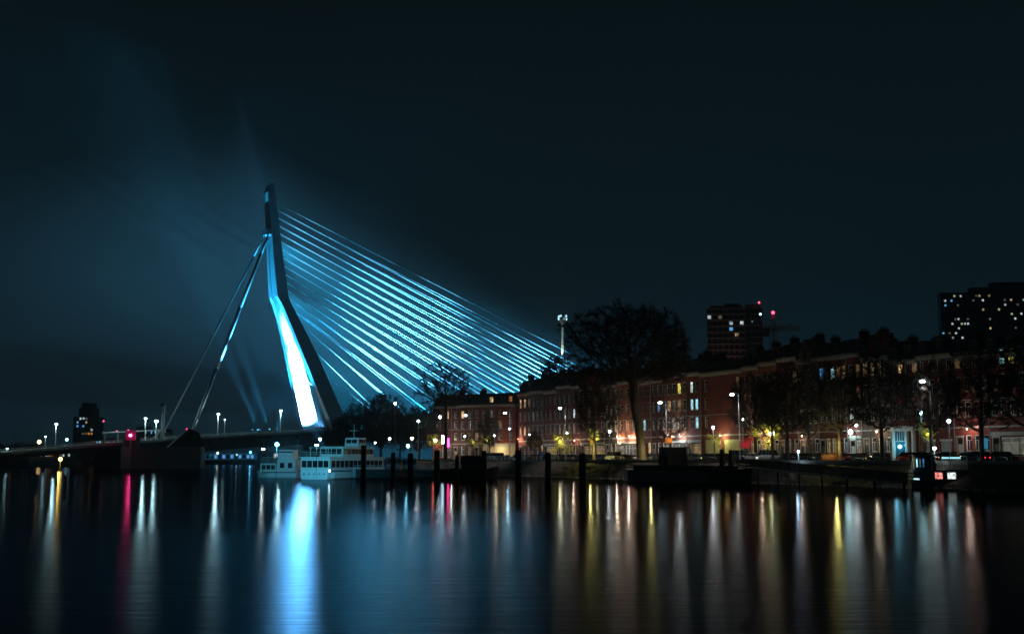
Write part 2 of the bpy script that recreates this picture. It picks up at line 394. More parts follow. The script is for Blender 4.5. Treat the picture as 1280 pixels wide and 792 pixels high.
# bascule pier carrying the backstays
m = MB(); m.loft([[bl(a, b, z) for a, b in ((-104, 20), (-101, 23), (-69, 23), (-66, 20), (-66, -20), (-69, -23), (-101, -23), (-104, -20))] for z in (-1, 9.6)])
m.build('bascule_pier', M_conc, bridge)
m = MB()
for a, b in ((-103, -96),): m.box(a, b, -20, -17.4, 9.6, 15.2)
m.build('pier_tower', M_conc, bridge)
for sg in (1, -1):
    m = MB(); m.loft([[bl(-84, sg * 17.6, 9), bl(-66, sg * 17.6, 9), bl(-69, sg * 17.6, 16.2), bl(-73.5, sg * 17.6, 18)], [bl(-84, sg * 20.2, 9), bl(-66, sg * 20.2, 9), bl(-69, sg * 20.2, 16.2), bl(-73.5, sg * 20.2, 18)]])
    m.build('anchor_chair', mat('dark_anchor_steel', (.015, .016, .018), .8), bridge)
    # backstay: tapered tubular tie, thin at the ends
    p0 = Vector(bl(-72, sg * 18.6, 16.2)); pp = pyl(zj); p1 = Vector(bl(pp[0] - 0.6, sg * 2.2, zj))
    m = MB(); pts = [p0.lerp(p1, f) for f in (0, .06, .3, .6, .88, 1)]; m.path(pts, [.55, .75, .95, .95, .75, .5] if sg > 0 else [.35, .45, .5, .5, .45, .35], 10)
    m.build('backstay', M_steel, bridge, smooth=True)
# stays: sixteen per plane
ys = [255 + 9.7 * i for i in range(12)] + [372, 382.5, 405, 470]
for i in range(16):
    ua = 282 - i * 16.2
    for sg in (1, -1):
        ww = 2.2 if i < 12 else (3.0 if i < 14 else (5.4 if i == 14 else 10.5))
        xr = 344 + (ys[i] - 255) * 0.1
        z = bridge_uz(350 if i < 12 else (362, 366, 378, 411)[i - 12], ys[i], 0)[1]; p = pyl(z)
        a = Vector(bl(p[1] - 0.3, sg * ww, z - (1.4 if sg < 0 else 0))); b = Vector(bl(ua, sg * 14.2, dz(ua) + 0.3))
        m = MB(); m.tube(a, b, 0.19, n=6); m.build('stay_cable', M_cable, bridge, smooth=True)
        m = MB(); m.tube(b + Vector((0, 0, -.6)), b.lerp(a, 0.016), 0.38, n=6); m.build('stay_anchor', M_steel_dk, bridge)

# floodlights that light pylon, stays and haze
BLUE = (0.022, 0.54, 1.0); M_lampbody = mat('lamp_housing', (0.08, 0.08, 0.085), 0.5, metal=0.3)
def floodlight(label, u, w, target, watts, col, deg, blend=0.7, glass=None):
    p = bp(u, w, dz(u) + 1.3); tgt = bp(*target); d = (tgt - p).normalized()
    t = thing('floodlight', label, 'floodlight', bp(u, w, dz(u)), TH, 'floodlights on the bridge deck')
    l = MB(); q = Matrix.Rotation(-TH, 3, 'Z') @ d
    l.tube((0, 0, 1.3), Vector((0, 0, 1.3)) + q * 0.9, 0.34, 0.45, 10); l.build('lamp_housing', M_lampbody, t)
    l = MB(); l.tube((0, 0, 0), (0, 0, 1.2), 0.12, n=6); l.box(-.4, .4, -.4, .4, 0, .12); l.build('stand', M_lampbody, t)
    l = MB(); l.tube(Vector((0, 0, 1.3)) + q * 0.9, Vector((0, 0, 1.3)) + q * 0.94, 0.42, n=10); l.build('lens', emit('blue_lens', (0.1, 0.6, 1), 6), t)
    spot('flood_beam', p + d * 1.3, tgt, watts, col, deg, blend, 0.45)
    return t
K = 1e6
for zt_, dg, wt, lab in ((29, 58, 3.0, 'aimed at the foot of the far leg'), (40, 30, 6.5, 'aimed a third of the way up the far leg'), (52, 17, 12, 'aimed at the middle of the far leg'), (69, 9, 7, 'aimed just under the bend of the far leg')):
    p = pyl(zt_); floodlight('floodlight between the pylon legs ' + lab, 7 - zt_ * .12, 2 + zt_ * .03, ((p[0] + p[1]) / 2, -p[4], zt_), wt * K, (0.13, 0.50, 1.0), dg, 0.9)
for sg, lab in ((1, 'near'), (-1, 'far')):
    p = pyl(55); floodlight(f'floodlight left of the pylon washing the downstream face of the {lab} leg', -26, sg * 10, (p[0], sg * (p[3] + p[4]) / 2, 58), .42 * K, (0.02, 0.48, 1.0), 50, 0.9)
p = pyl(100); floodlight('floodlight left of the pylon aimed at its upper half', -34, 0, (p[0], 0, 103), 1.3 * K, (0.02, 0.48, 1.0), 26, 0.9)
def fan(u, elev, deg, wt, lab):       # aimed up along the stays, never above the outermost stay
    p = bp(u, 11, dz(u)); R_ = 100.0
    floodlight('blue floodlight on the deck edge ' + lab, u, 11, (u - R_ * cos(radians(elev)), 11 - (4 if u > 60 else 1), dz(u) + R_ * sin(radians(elev))), wt * K, BLUE, deg, 1.0)
for u, el, dg, wt, lab in ((30, 50, 56, 1.6, 'nearest the pylon, under the shortest stays'), (66, 40, 48, 2.6, 'under the inner stays, second from the pylon'), (104, 31, 40, 4.2, 'under the inner middle stays, third from the pylon'),
                           (145, 25, 34, 6.5, 'under the middle of the stay fan'), (190, 21.5, 29, 9.5, 'under the outer middle stays'), (240, 18.5, 24, 12, 'under the longest outer stays')):
    fan(u, el, dg, wt * 0.07, lab)
for zz, el, dg, wt, lab in ((118, -27, 46, 8, 'highest on the far side of the pylon'), (92, -30, 52, 7, 'halfway up the far side of the pylon'), (62, -32, 58, 5, 'low on the far side of the pylon')):
    pu = pyl(zz); u_ = pu[1] + 1.6; w_ = -pu[3] - 15; p = bp(u_, w_, zz); tgt = bp(u_ + 100 * cos(radians(el)), w_ - 8, zz + 100 * sin(radians(el)))
    t = thing('floodlight', 'added blue floodlight ' + lab + ', shining down behind the stays', 'floodlight', bp(u_, w_, zz), TH, 'added floodlights on the pylon')
    d = Matrix.Rotation(-TH, 3, 'Z') @ (tgt - p).normalized()
    l = MB(); l.tube((0, 0, 0), d * .9, .3, .42, 10); l.build('lamp_housing', M_lampbody, t)
    l = MB(); l.tube((-1.9, -15.1, -.6), (0, 0, 0), .16, n=6); l.build('bracket', M_lampbody, t)
    l = MB(); l.tube(d * .9, d * .94, .38, n=10); l.build('lens', emit('blue_lens', (0.1, 0.6, 1), 6), t)
    spot('flood_beam', p + (tgt - p).normalized() * 1.3, tgt, wt * K, BLUE, dg, 1.0, .45)  # bracket floods added to light the haze behind the stays
floodlight('floodlight with a narrow beam left of the bridge lamps, aimed up the near backstay', -37, 14, (-54, 15, 52), 5 * K, (.06, .55, 1), 11, 0.8)
floodlight('floodlight with a narrow beam, right one of the pair under the backstays', -31, 14, (-50, 12, 66), 6 * K, (.06, .55, 1), 10, 0.8)

for u, w_, z_, tgt, dg, wt, lab in ((-6, 27, 5, (-45, 10, 74), 22, 1.3, 'on the pylon pier aimed at the near backstay'),):
    p = bp(u, w_, z_ + 1.3); tg = bp(*tgt); d = (tg - p).normalized(); t = thing('floodlight', 'added blue floodlight ' + lab, 'floodlight', bp(u, w_, 0), TH); q = Matrix.Rotation(-TH, 3, 'Z') @ d
    MB().tube((0, 0, -1), (0, 0, z_ + 1.3), .3, n=8).build('mast', M_lampbody, t); MB().tube((0, 0, z_ + 1.3), Vector((0, 0, z_ + 1.3)) + q, .34, .45, 10).build('lamp_housing', M_lampbody, t)
    spot('flood_beam', p + d * 1.4, tg, wt * K, (0.06, .56, 1.0), dg, .9, .45)  # extra floodlight, added to brighten the near backstay
for u, w_, tgt, dg, wt, lab in ((30, 128, (-6, 0, 112), 12, 4.5, 'aimed at the upper stays'), (38, 124, (30, 0, 50), 20, 11, 'aimed at the steep short stays'), (60, 130, (32, 0, 80), 21, 8.5, 'nearest the pylon'), (104, 134, (66, 0, 68), 25, 12, 'second from the pylon'),
                                (160, 100, (138, 0, 46), 32, 8, 'third from the pylon'), (222, 136, (196, 0, 38), 25, 13, 'fourth from the pylon'), (276, 132, (250, 0, 28), 24, 11, 'farthest from the pylon')):
    p = bp(u, w_, 5); tg = bp(*tgt); d = (tg - p).normalized(); t = thing('floodlight', 'added unseen blue floodlight on a mast, ' + lab, 'floodlight', bp(u, w_, -1), TH, 'added floodlights for the stays')
    q = Matrix.Rotation(-TH, 3, 'Z') @ d; l = MB(); l.tube((0, 0, 6), Vector((0, 0, 6)) + q * 1.1, .4, .55, 10); l.build('lamp_housing', M_lampbody, t)
    MB().tube((0, 0, 0), (0, 0, 6), .3, n=8).build('mast', M_lampbody, t); MB().tube(Vector((0, 0, 6)) + q * 1.1, Vector((0, 0, 6)) + q * 1.14, .5, n=10).build('lens', emit('blue_lens', (0.1, 0.6, 1), 6), t)
    spot('flood_beam', p + d * 1.6, tg, wt * 1.05 * K, (0.13, .60, 1.0), dg, 1.0, .5)  # invented mast floodlights, out of sight behind the houses, brighten the stays

# ================================================================== STREET
def proj(p):
    d = Vector(p) - CAM; k = d.dot(FW); return 640 + F * d.x / k, 396 - F * d.dot(UP) / k
ORD = ['first', 'second', 'third', 'fourth', 'fifth', 'sixth', 'seventh', 'eighth', 'ninth', 'tenth', 'eleventh', 'twelfth', 'thirteenth', 'fourteenth', 'fifteenth', 'sixteenth',
       'seventeenth', 'eighteenth', 'nineteenth', 'twentieth', 'twenty-first', 'twenty-second', 'twenty-third', 'twenty-fourth', 'twenty-fifth', 'twenty-sixth', 'twenty-seventh', 'twenty-eighth', 'twenty-ninth', 'thirtieth', 'thirty-first', 'thirty-second', 'thirty-third', 'thirty-fourth', 'thirty-fifth', 'thirty-sixth']

M_frame = mat('white_window_paint', (0.72, 0.71, 0.68), 0.5)
M_stone = mat('light_stone_trim', (0.42, 0.40, 0.36), 0.7, var=0.2, scale=1.2)
M_glassd = mat('dark_window_glass', (0.012, 0.015, 0.018), 0.08, spec=0.8)
M_slate = mat('roof_slate', (0.045, 0.05, 0.055), 0.7, var=0.3, scale=1.5, bump=0.3)
M_door = mat('dark_green_door', (0.03, 0.06, 0.05), 0.4)
M_doorw = mat('pale_door', (0.5, 0.48, 0.45), 0.5)
M_chim = brick('chimney_brick', (0.16, 0.07, 0.05))
BR = [brick('red_brick', (0.34, 0.055, 0.035)), brick('brown_brick', (0.18, 0.055, 0.038)), brick('dark_red_brick', (0.25, 0.04, 0.03)), brick('orange_brick', (0.42, 0.12, 0.055)), brick('grey_brown_brick', (.15, .095, .075)), brick('buff_brick', (.40, .25, .15))]
M_cream = mat('cream_render', (0.66, 0.56, 0.38), 0.8, var=0.12, scale=0.5)
LITC = {
 'warm': emit('lit_room_warm', (1.0, 0.62, 0.28), 0.9, pattern=1.1), 'orange': emit('lit_room_orange', (1.0, 0.36, 0.14), 0.42, pattern=1.1),
 'white': emit('lit_room_white', (0.75, 0.95, 1.0), 1.1, pattern=1.1), 'cyan': emit('lit_room_cyan', (0.4, 0.9, 1.0), 1.0, pattern=1.1),
 'blue': emit('lit_room_blue', (0.08, 0.40, 1.0), 0.9, pattern=1.1), 'yellow': emit('lit_room_yellow', (0.95, 0.88, 0.14), 0.9, pattern=1.1),
 'gold': emit('lit_room_gold', (1.0, 0.62, 0.22), 0.20, pattern=1.6), 'dimw': emit('lit_room_dim', (0.7, 0.72, 0.62), 0.10, pattern=1.3),
 'ygreen': emit('shutter_lit_yellow', (0.62, 0.60, 0.16), 0.42)}
LIT = [(651, 501, 5, 'warm'), (657, 501, 5, 'warm'), (853, 488, 5, 'yellow'), (868, 485, 4, 'white'), (868, 506, 4, 'cyan'), (874, 506, 4, 'cyan'), (869, 528, 4, 'cyan'), (875, 528, 4, 'cyan'),
 (823, 513, 4, 'blue'), (804, 527, 4, 'cyan'), (721, 517, 4, 'white'), (962, 455, 6, 'white'), (1032, 472, 6, 'blue'), (1039, 472, 5, 'cyan'), (1048, 470, 5, 'gold'), (1056, 468, 5, 'gold'), (1076, 468, 5, 'gold'),
 (985, 501, 5, 'orange'), (992, 503, 5, 'orange'), (1057, 524, 5, 'dimw'), (1066, 524, 5, 'white'), (1125, 464, 6, 'warm'), (1141, 464, 5, 'gold'), (1148, 464, 5, 'gold'),
 (1177, 467, 4, 'blue'), (1256, 528, 6, 'yellow'), (1268, 529, 6, 'yellow'), (1250, 441, 5, 'cyan'), (1260, 441, 6, 'yellow'), (1084, 465, 4, 'gold'), (1092, 465, 4, 'gold'), (1100, 465, 4, 'gold'),
 (1228, 474, 5, 'dimw'), (1180, 524, 5, 'dimw'), (613, 497, 6, 'warm'), (634, 497, 6, 'orange'), (576, 517, 4, 'warm'), (840, 528, 3, 'dimw'), (848, 528, 3, 'dimw'), (782, 533, 4, 'orange'), (789, 533, 4, 'dimw'),
 (681, 552, 4, 'blue'), (722, 552, 3, 'white'), (885, 554, 4, 'cyan'), (650, 537, 4, 'orange'), (657, 537, 4, 'warm'), (834, 508, 3, 'warm'), (842, 506, 3, 'dimw'), (716, 535, 4, 'dimw'), (700, 537, 3, 'dimw')]
used_lit = set()
def lit_for(P):
    x, y = proj(P); best = None
    for i, (a, b, tol, c) in enumerate(LIT):
        if i in used_lit: continue
        d = max(abs(a - x) , abs(b - y) * 0.6)
        if d < tol and (best is None or d < best[0]): best = (d, i, c)
    if best: used_lit.add(best[1]); return best[2]
    return None
MC = {}; rl_ = random.Random(12)
def cached(key, fn):
    if key not in MC: MC[key] = fn()
    return MC[key]
def win_meshes(w, h, style='cross'):
    def fr():
        m = MB(); t = 0.13
        m.box(0, t, -.03, .12, 0, h); m.box(w - t, w, -.03, .12, 0, h); m.box(t, w - t, -.03, .12, 0, t); m.box(t, w - t, -.03, .12, h - t, h)
        m.box(t, w - t, 0.002, .10, h * .66, h * .66 + .09)
        if w > 1.25: m.box(w / 2 - .045, w / 2 + .045, 0.004, .10, t, h * .66)
        return m.mesh('window', M_frame)
    def si():
        m = MB(); m.box(-.12, w + .12, -.14, .1, -.16, -.004); return m.mesh('sill', M_stone)
    def pn(mt): m = MB(); m.quad((.1, .09, .1), (w - .1, .09, .1), (w - .1, .09, h - .1), (.1, .09, h - .1)); return m.mesh('pane', mt)
    return cached(('f', w, h), fr), cached(('s', w, h), si), (lambda mt: cached(('p', w, h, mt.name), lambda: pn(mt)))
def put_window(parent, x, z, w, h, root, force=None, y=0.14, sill=True):
    f, s, p = win_meshes(w, h)
    o = inst('window', f, parent, (x, y, z))
    c = force or lit_for(root.matrix_basis @ Vector((x + w / 2, 0, z + h / 2)))
    if not c and rl_.random() < (.36 if z < 4 else .055): c = rl_.choice(('dimw', 'gold', 'gold', 'orange', 'dimw', 'warm'))
    if sill: inst('sill', s, o); inst('lintel', cached(('l', w), lambda: MB().box(-.1, w + .1, -.05, .1, .004, .22).mesh('lintel', M_stone)), o, (0, 0, h))
    inst('pane', p(LITC[c] if c else M_glassd), o)
    return o
def facade(W, Hh, D, ops, mt, parent, name='wall'):
    xs = sorted({0, W, *[a for o in ops for a in (o[0], o[0] + o[2])]}); zs = sorted({0, Hh, *[a for o in ops for a in (o[1], o[1] + o[3])]})
    m = MB(); ins = lambda x, z: any(o[0] < x < o[0] + o[2] and o[1] < z < o[1] + o[3] for o in ops)
    for z0, z1 in zip(zs, zs[1:]):
        run = None
        for x0, x1 in list(zip(xs, xs[1:])) + [(None, None)]:
            solid = x0 is not None and not ins((x0 + x1) / 2, (z0 + z1) / 2)
            if solid: run = (run[0] if run else x0, x1)
            elif run: m.quad((run[0], 0, z0), (run[1], 0, z0), (run[1], 0, z1), (run[0], 0, z1)); run = None
    for x, z, w, h in ops:
        a, b, c, d = (x, 0, z), (x + w, 0, z), (x + w, 0, z + h), (x, 0, z + h); k = .3
        A, B, C_, D_ = [(p[0], k, p[2]) for p in (a, b, c, d)]
        m.quad(a, b, B, A); m.quad(b, c, C_, B); m.quad(c, d, D_, C_); m.quad(d, a, A, D_); m.quad(A, B, C_, D_)
    m.quad((0, 0, 0), (0, D, 0), (0, D, Hh), (0, 0, Hh)); m.quad((W, 0, 0), (W, D, 0), (W, D, Hh), (W, 0, Hh)); m.quad((0, D, 0), (W, D, 0), (W, D, Hh), (0, D, Hh))
    me = bpy.data.meshes.new(name); me.from_pydata(m.v, [], m.f); me.materials.append(mt)
    o = bpy.data.objects.new(name, me); C.objects.link(o); o.parent = parent; return o

def house(label, org, rz, W, eave=20.0, roof='mansard', rh=4.4, wallm=None, bays=3, ground='door', floors=(7.5, 11.8, 15.9), wh=2.6, ww=1.3, gab=0, cols=None, D=11, dorm=True, chim=True, group='terraced brick houses along the quay street', balcony=False, gwall=None, gh=5.7):
    t = thing('terraced_house', label, 'house', org, rz, group); t.matrix_basis  # matrix from loc/rot
    ops = []; wins = []
    cols = cols or [(i + .5) * W / bays for i in range(bays)]
    for fz in floors:
        for c in cols: ops.append((c - ww / 2, fz, ww, wh)); wins.append((c - ww / 2, fz, ww, wh))
    gops = []
    if ground == 'door':
        n = max(2, bays)
        for i in range(n):
            c = (i + .5) * W / n
            if i == 0: gops.append((c - .65, .35, 1.3, 3.5, 'door'))
            else: gops.append((c - ww / 2, 1.7, ww, 2.7, 'win'))
    elif ground == 'shop':
        gops = [(0.5, .4, 1.3, 3.3, 'door'), (2.3, .8, W - 2.9, 3.1, 'shop')]
    elif ground == 'shutter':
        gops = [(W * .08, .3, W * .38, 4.4, 'shut'), (W * .54, .3, W * .38, 4.4, 'shut')]
    elif ground == 'garage':
        gops = [(W * .12, .3, W * .3, 3.4, 'gar'), (W * .58, .3, W * .3, 3.4, 'gar')]
    allops = ops + [g[:4] for g in gops]
    facade(W, eave, D, allops, wallm, t)
    for x, z, w_, h_ in wins: put_window(t, x, z, round(w_, 2), round(h_, 2), t)
    for x, z, w_, h_, k in gops:
        if k == 'door':
            m = MB(); m.box(x + .08, x + w_ - .08, .12, .2, z, z + h_ * .72); dr = m.build('door', M_door if rnd.random() < .6 else M_doorw, t)
            m = MB(); m.box(x + .1, x + w_ - .1, .12, .18, z + h_ * .75, z + h_ - .05); m.build('fanlight', LITC['gold'] if rnd.random() < .5 else M_glassd, dr)
            m = MB(); m.box(x - .15, x, -.1, .1, z, z + h_ + .2); m.box(x + w_, x + w_ + .15, -.1, .1, z, z + h_ + .2); m.box(x - .25, x + w_ + .25, -.16, .1, z + h_ + .2, z + h_ + .5); m.build('door_surround', M_stone, t)
            m = MB(); m.box(x - .2, x + w_ + .2, -.7, -.02, 0, .3); m.build('doorstep', M_stone, t)
        elif k == 'win': put_window(t, x, z, round(w_, 2), round(h_, 2), t)
        elif k == 'shop':
            m = MB(); n = max(2, int(w_ / 1.5))
            for i in range(n + 1): q = x + i * (w_ - .12) / n; m.box(q, q + .12, .02, .16, z, z + h_)
            m.box(x, x + w_, .025, .155, z + h_ - .14, z + h_); m.box(x, x + w_, .025, .155, z, z + .14); m.box(x, x + w_, .027, .15, z + h_ * .7, z + h_ * .7 + .1)
            f = m.build('shopfront', M_frame, t); c = lit_for(t.matrix_basis @ Vector((x + w_ / 2, 0, z + h_ / 2)))
            m = MB(); m.quad((x, .12, z), (x + w_, .12, z), (x + w_, .12, z + h_), (x, .12, z + h_)); m.build('pane', LITC[c] if c else LITC['gold' if rl_.random() < .5 else 'dimw'], f)
            m = MB(); m.box(.2, W - .2, -.25, -.002, z + h_ + .3, z + h_ + .9); m.build('fascia', M_stone, t)
        elif k == 'shut':
            m = MB()
            for i in range(22): m.box(x, x + w_, .06 + (i % 2) * .02, .12, z + i * h_ / 22, z + (i + .97) * h_ / 22)
            m.build('roller_shutter', mat('yellow_shutter_paint', (0.60, 0.58, 0.20), 0.6, var=0.1), t)
        elif k == 'gar':
            m = MB()
            for i in range(5): m.box(x + i * w_ / 5 + .02, x + (i + 1) * w_ / 5 - .02, .08, .14, z, z + h_ - .3)
            m.build('garage_door', mat('pale_grey_door', (0.42, 0.42, 0.45), 0.6), t)
            m = MB(); m.box(x - .2, x + w_ + .2, -.08, .14, z + h_ - .28, z + h_ + .1); m.build('lintel', M_frame, t)
    MB().tube((W - .12, -.12, .1), (W - .12, -.12, eave - .4), .07, n=6).build('drainpipe', mat('grey_pipe', (.25, .25, .24), .6), t)
    # stone bands
    MB().box(0, W, -.10, -.002, gh - .12, gh + .16).build('string_course', M_stone, t); MB().box(0, W, -.06, -.002, gh + 4.6, gh + 4.75).build('string_course', M_stone, t)
    m = MB(); m.prism_x([(-.55, eave + .1), (-.62, eave + .55), (.0, eave + .55), (.0, eave - .35), (-.2, eave - .35)], 0.01, W - .01); m.build('cornice', mat('weathered_cornice', (0.17, 0.15, 0.13), .8), t)
    m = MB(); z0 = eave + .56
    if roof == 'mansard': m.loft([[(0.02, -.1, z0), (W - .02, -.1, z0), (W - .02, D, z0), (0.02, D, z0)], [(0.02, 1.5, z0 + rh * .8), (W - .02, 1.5, z0 + rh * .8), (W - .02, D - 1.5, z0 + rh * .8), (0.02, D - 1.5, z0 + rh * .8)], [(0.02, 5, z0 + rh), (W - .02, 5, z0 + rh), (W - .02, D - 5, z0 + rh), (0.02, D - 5, z0 + rh)]])
    elif roof == 'pitch': m.prism_x([(-.1, z0), (D, z0), (D / 2, z0 + rh)], .02, W - .02)
    else: m.box(.02, W - .02, -.1, D, z0, z0 + .5)
    m.build('roof', M_slate, t)
    if gab:
        for gc in ([W / 2] if gab == 1 else [W * .3, W * .7]):
            m = MB(); gw = 1.9; pr = [(gc - gw, eave - .2), (gc + gw, eave - .2), (gc + gw, eave + 2), (gc + gw * .6, eave + 2.3), (gc + gw * .5, eave + 3.4), (gc + .3, eave + 4.6), (gc - .3, eave + 4.6), (gc - gw * .5, eave + 3.4), (gc - gw * .6, eave + 2.3), (gc - gw, eave + 2)]
            m.prism_y(pr, -.64, 1.8); g = m.build('gable', wallm, t)
            m = MB(); m.box(gc - .5, gc + .5, -.70, -.645, eave + .5, eave + 2.2); m.build('pane', M_glassd, g)
    elif dorm and roof == 'mansard':
        for c in cols[::1 if bays < 3 else 2]:
            m = MB(); m.box(c - .8, c + .8, 0.1, 2.2, eave + 1.0, eave + 3.0); m.box(c - 1, c + 1, -.05, 2.3, eave + 3.003, eave + 3.2); d = m.build('dormer', M_slate, t)
            lc = lit_for(t.matrix_basis @ Vector((c, .05, eave + 2))); m = MB(); m.box(c - .6, c + .6, .04, .098, eave + 1.2, eave + 2.8); m.build('pane', LITC[lc] if lc else M_glassd, d)
    if chim:
        for cx, cyy in ((.5, 4.2), (W - .6, 6.5)):
            if rnd.random() < .7:
                hh = eave + rh + rnd.uniform(1.0, 2.0); m = MB(); m.box(cx - .4, cx + .5, cyy - .9, cyy + .9, eave + 1, hh); m.box(cx - .5, cx + .6, cyy - 1, cyy + 1, hh + .003, hh + .2); c_ = m.build('chimney', M_chim, t)
                m = MB()
                for q in (-.6, 0, .6): m.tube((cx + .05, cyy + q, hh + .2), (cx + .05, cyy + q, hh + .8), .15, .12, 6)
                m.build('chimney_pot', mat('terracotta', (0.25, 0.1, 0.06)), c_)
    return t
def hpos(px): return sx(px, 0)
H_list = [  # (left px, right px, kwargs)
 (648, 664, dict(label='brown brick end house with two warm lit windows high beside its corner', wallm=BR[1], bays=3, roof='mansard', rh=4.6, eave=20.2, ground='door')),
 (664, 680, dict(label='brown brick house with dark upper windows, second from the corner with the warm lit pair', wallm=BR[4], bays=3, rh=4.6, eave=20.2)),
 (680, 697, dict(label='dark brick house with blue lit shopfront on the ground floor', wallm=BR[2], bays=3, rh=4.4, eave=20.2, ground='shop')),
 (697, 715, dict(label='dark brick house behind the small yellow-lit tree and tall lamp', wallm=BR[1], bays=3, rh=4.4, eave=20.2)),
 (715, 726, dict(label='narrow dark brick house with one lit upper window left of the rounded gable', wallm=BR[2], bays=2, rh=4.2, eave=20.0, ground='door')),
 (726, 757, dict(label='wide dark house crowned by two rounded gables behind the tree with lit trunk', wallm=BR[2], bays=4, gab=2, rh=4.6, eave=20.2, ground='shop')),
 (757, 773, dict(label='red brick house between the rounded gables and the orange-lit house', wallm=BR[4], bays=3, rh=3.6, eave=19.6)),
 (773, 797, dict(label='orange brick house with tall white framed windows left of the great tree', wallm=BR[3], bays=3, rh=3.6, eave=19.8, ww=1.7, ground='shop')),
 (797, 815, dict(label='red brick house hidden partly behind the great tree trunk', wallm=BR[0], bays=3, rh=3.6, eave=19.8)),
 (815, 834, dict(label='red brick house with a blue lit window right of the great tree trunk', wallm=BR[2], bays=3, rh=3.8, eave=19.8)),
 (834, 860, dict(label='red brick house with close-set white windows behind the orange sign', wallm=BR[3], bays=4, rh=3.8, eave=19.8, ww=1.6, ground='shop')),
 (860, 878, dict(label='red brick house with three floors of bright cyan lit windows', wallm=BR[0], bays=2, rh=3.8, eave=19.8, cols=[2.0, 4.1], ground='shop')),
 (878, 931, dict(label='wide plain red brick house with two yellow roller shutters and blank middle wall', wallm=BR[0], bays=2, rh=3.0, eave=20.2, ground='shutter', cols=[1.6, 12.2], dorm=False)),
 (931, 952, dict(label='brick house with red awning over its entrance', wallm=BR[3], bays=3, rh=3.4, eave=20.2, ground='door')),
 (952, 975, dict(label='brick house behind the bright yellow leaves with one white lit top window', wallm=BR[3], bays=3, rh=3.4, eave=20.2)),
 (975, 1000, dict(label='brick house with two orange lit windows behind bare trees', wallm=BR[2], bays=3, gab=0, rh=3.6, eave=20.4)),
 (1000, 1026, dict(label='dark brick house left of the blue lit top window', wallm=BR[4], bays=3, gab=1, rh=3.4, eave=20.4)),
 (1026, 1062, dict(label='dark brick house with blue and golden lit top floor windows', wallm=BR[2], bays=5, rh=3.4, eave=20.0)),
 (1062, 1080, dict(label='pale fronted house with a dazzling floodlight on its ground floor', wallm=BR[2], bays=2, rh=3.4, eave=20.0, ground='shop')),
 (1080, 1116, dict(label='dark brick house with stepped parapet and faint golden windows', wallm=BR[4], bays=4, rh=3.0, eave=19.6, gab=0)),
 (1116, 1152, dict(label='brick corner house with white columned shopfront and blue lamp inside', wallm=BR[0], bays=4, rh=2.6, eave=18.4, ground='none')),
 (1152, 1196, dict(label='red brick house with two pale garage doors', wallm=BR[2], bays=4, rh=2.4, eave=18.2, ground='garage')),
 (1196, 1240, dict(label='red brick house with pale lintels behind the spreading bare tree', wallm=BR[0], bays=4, rh=2.4, eave=18.0)),
 (1240, 1300, dict(label='red brick house with two bright yellow windows at the right edge', wallm=BR[0], bays=5, rh=2.4, eave=17.6, ground='shop')),
]
for a, b, kw in H_list:
    s0, s1 = hpos(a), hpos(b); W = s1 - s0 - .03
    kw['eave'] = kw.get('eave', 20) + rnd.uniform(-.7, .5)
    if 'cols' in kw: kw['cols'] = [c * W / (6.2 if len(kw['cols']) and kw['bays'] == 2 and b < 900 else 14) for c in kw['cols']]
    house(org=st(s0, 0), rz=SROT, W=W, **kw)
# left block, set back and lower, cream ground floor
lo, l1 = Vector((-26.5, 404, ZS)), Vector((1.2, 384, ZS)); ld = (l1 - lo); LW = ld.length; lr = atan2(ld.y, ld.x)
parts_ = [(0, .24, dict(label='dark red brick house at the left end beside the red lit signboard', wallm=BR[2], bays=2, ground='shop')),
          (.24, .5, dict(label='brick house with pale lit columns and a tall warm window', wallm=BR[1], bays=3, ground='door')),
          (.5, .76, dict(label='brick house with a warm lit dormer above the small dark tree', wallm=BR[1], bays=3, ground='door')),
          (.76, 1, dict(label='brick house with cream plaster ground floor and orange dormer, next to the taller brown block', wallm=BR[0], bays=2, ground='shop'))]
for a, b, kw in parts_:
    p = lo.lerp(l1, a); house(org=p, rz=lr, W=LW * (b - a) - .03, eave=17.4, rh=3.8, floors=(6.4, 10.2, 13.6), wh=2.4, gh=5.2, group='lower houses at the left end of the row', **kw)
# white columned shopfront on the corner house
ts = thing('shopfront', 'white columned shopfront with a bright blue lamp behind its glass', 'shopfront', st(hpos(1119), -0.35), SROT)
SW = hpos(1146) - hpos(1119)
m = MB()
for q in (0, SW * .62, SW - .5): m.box(q, q + .5, -.3, .3, .11, 5.4)
m.build('column', M_frame, ts)
m = MB(); m.box(-.3, SW + .3, -.45, .33, 5.4, 6.1); m.box(-.5, SW + .5, -.6, .33, 6.103, 6.3); m.build('entablature', M_frame, ts)
m = MB(); m.box(.5, SW * .62, .1, .3, .5, 5.39); m.build('pane', mat('shop_glass', (0.02, 0.10, 0.14), 0.1), ts)
m = MB()
for i in range(1, 5): q = .5 + i * (SW * .62 - .5) / 5; m.box(q, q + .1, .02, .09, 3.6, 5.38)
m.box(.5, SW * .62, .0, .095, 3.5, 3.6); m.build('glazing_bar', M_frame, ts)
m = MB(); m.ball((SW * .32, -.05, 2.6), .35, n=10); m.build('lamp', emit('blue_lamp', (0.25, 0.85, 1.0), 8), ts)
point('blue_shop_light', ts.matrix_basis @ Vector((SW * .32, -1.2, 2.9)), 700, (0.25, 0.75, 1.0), .3)
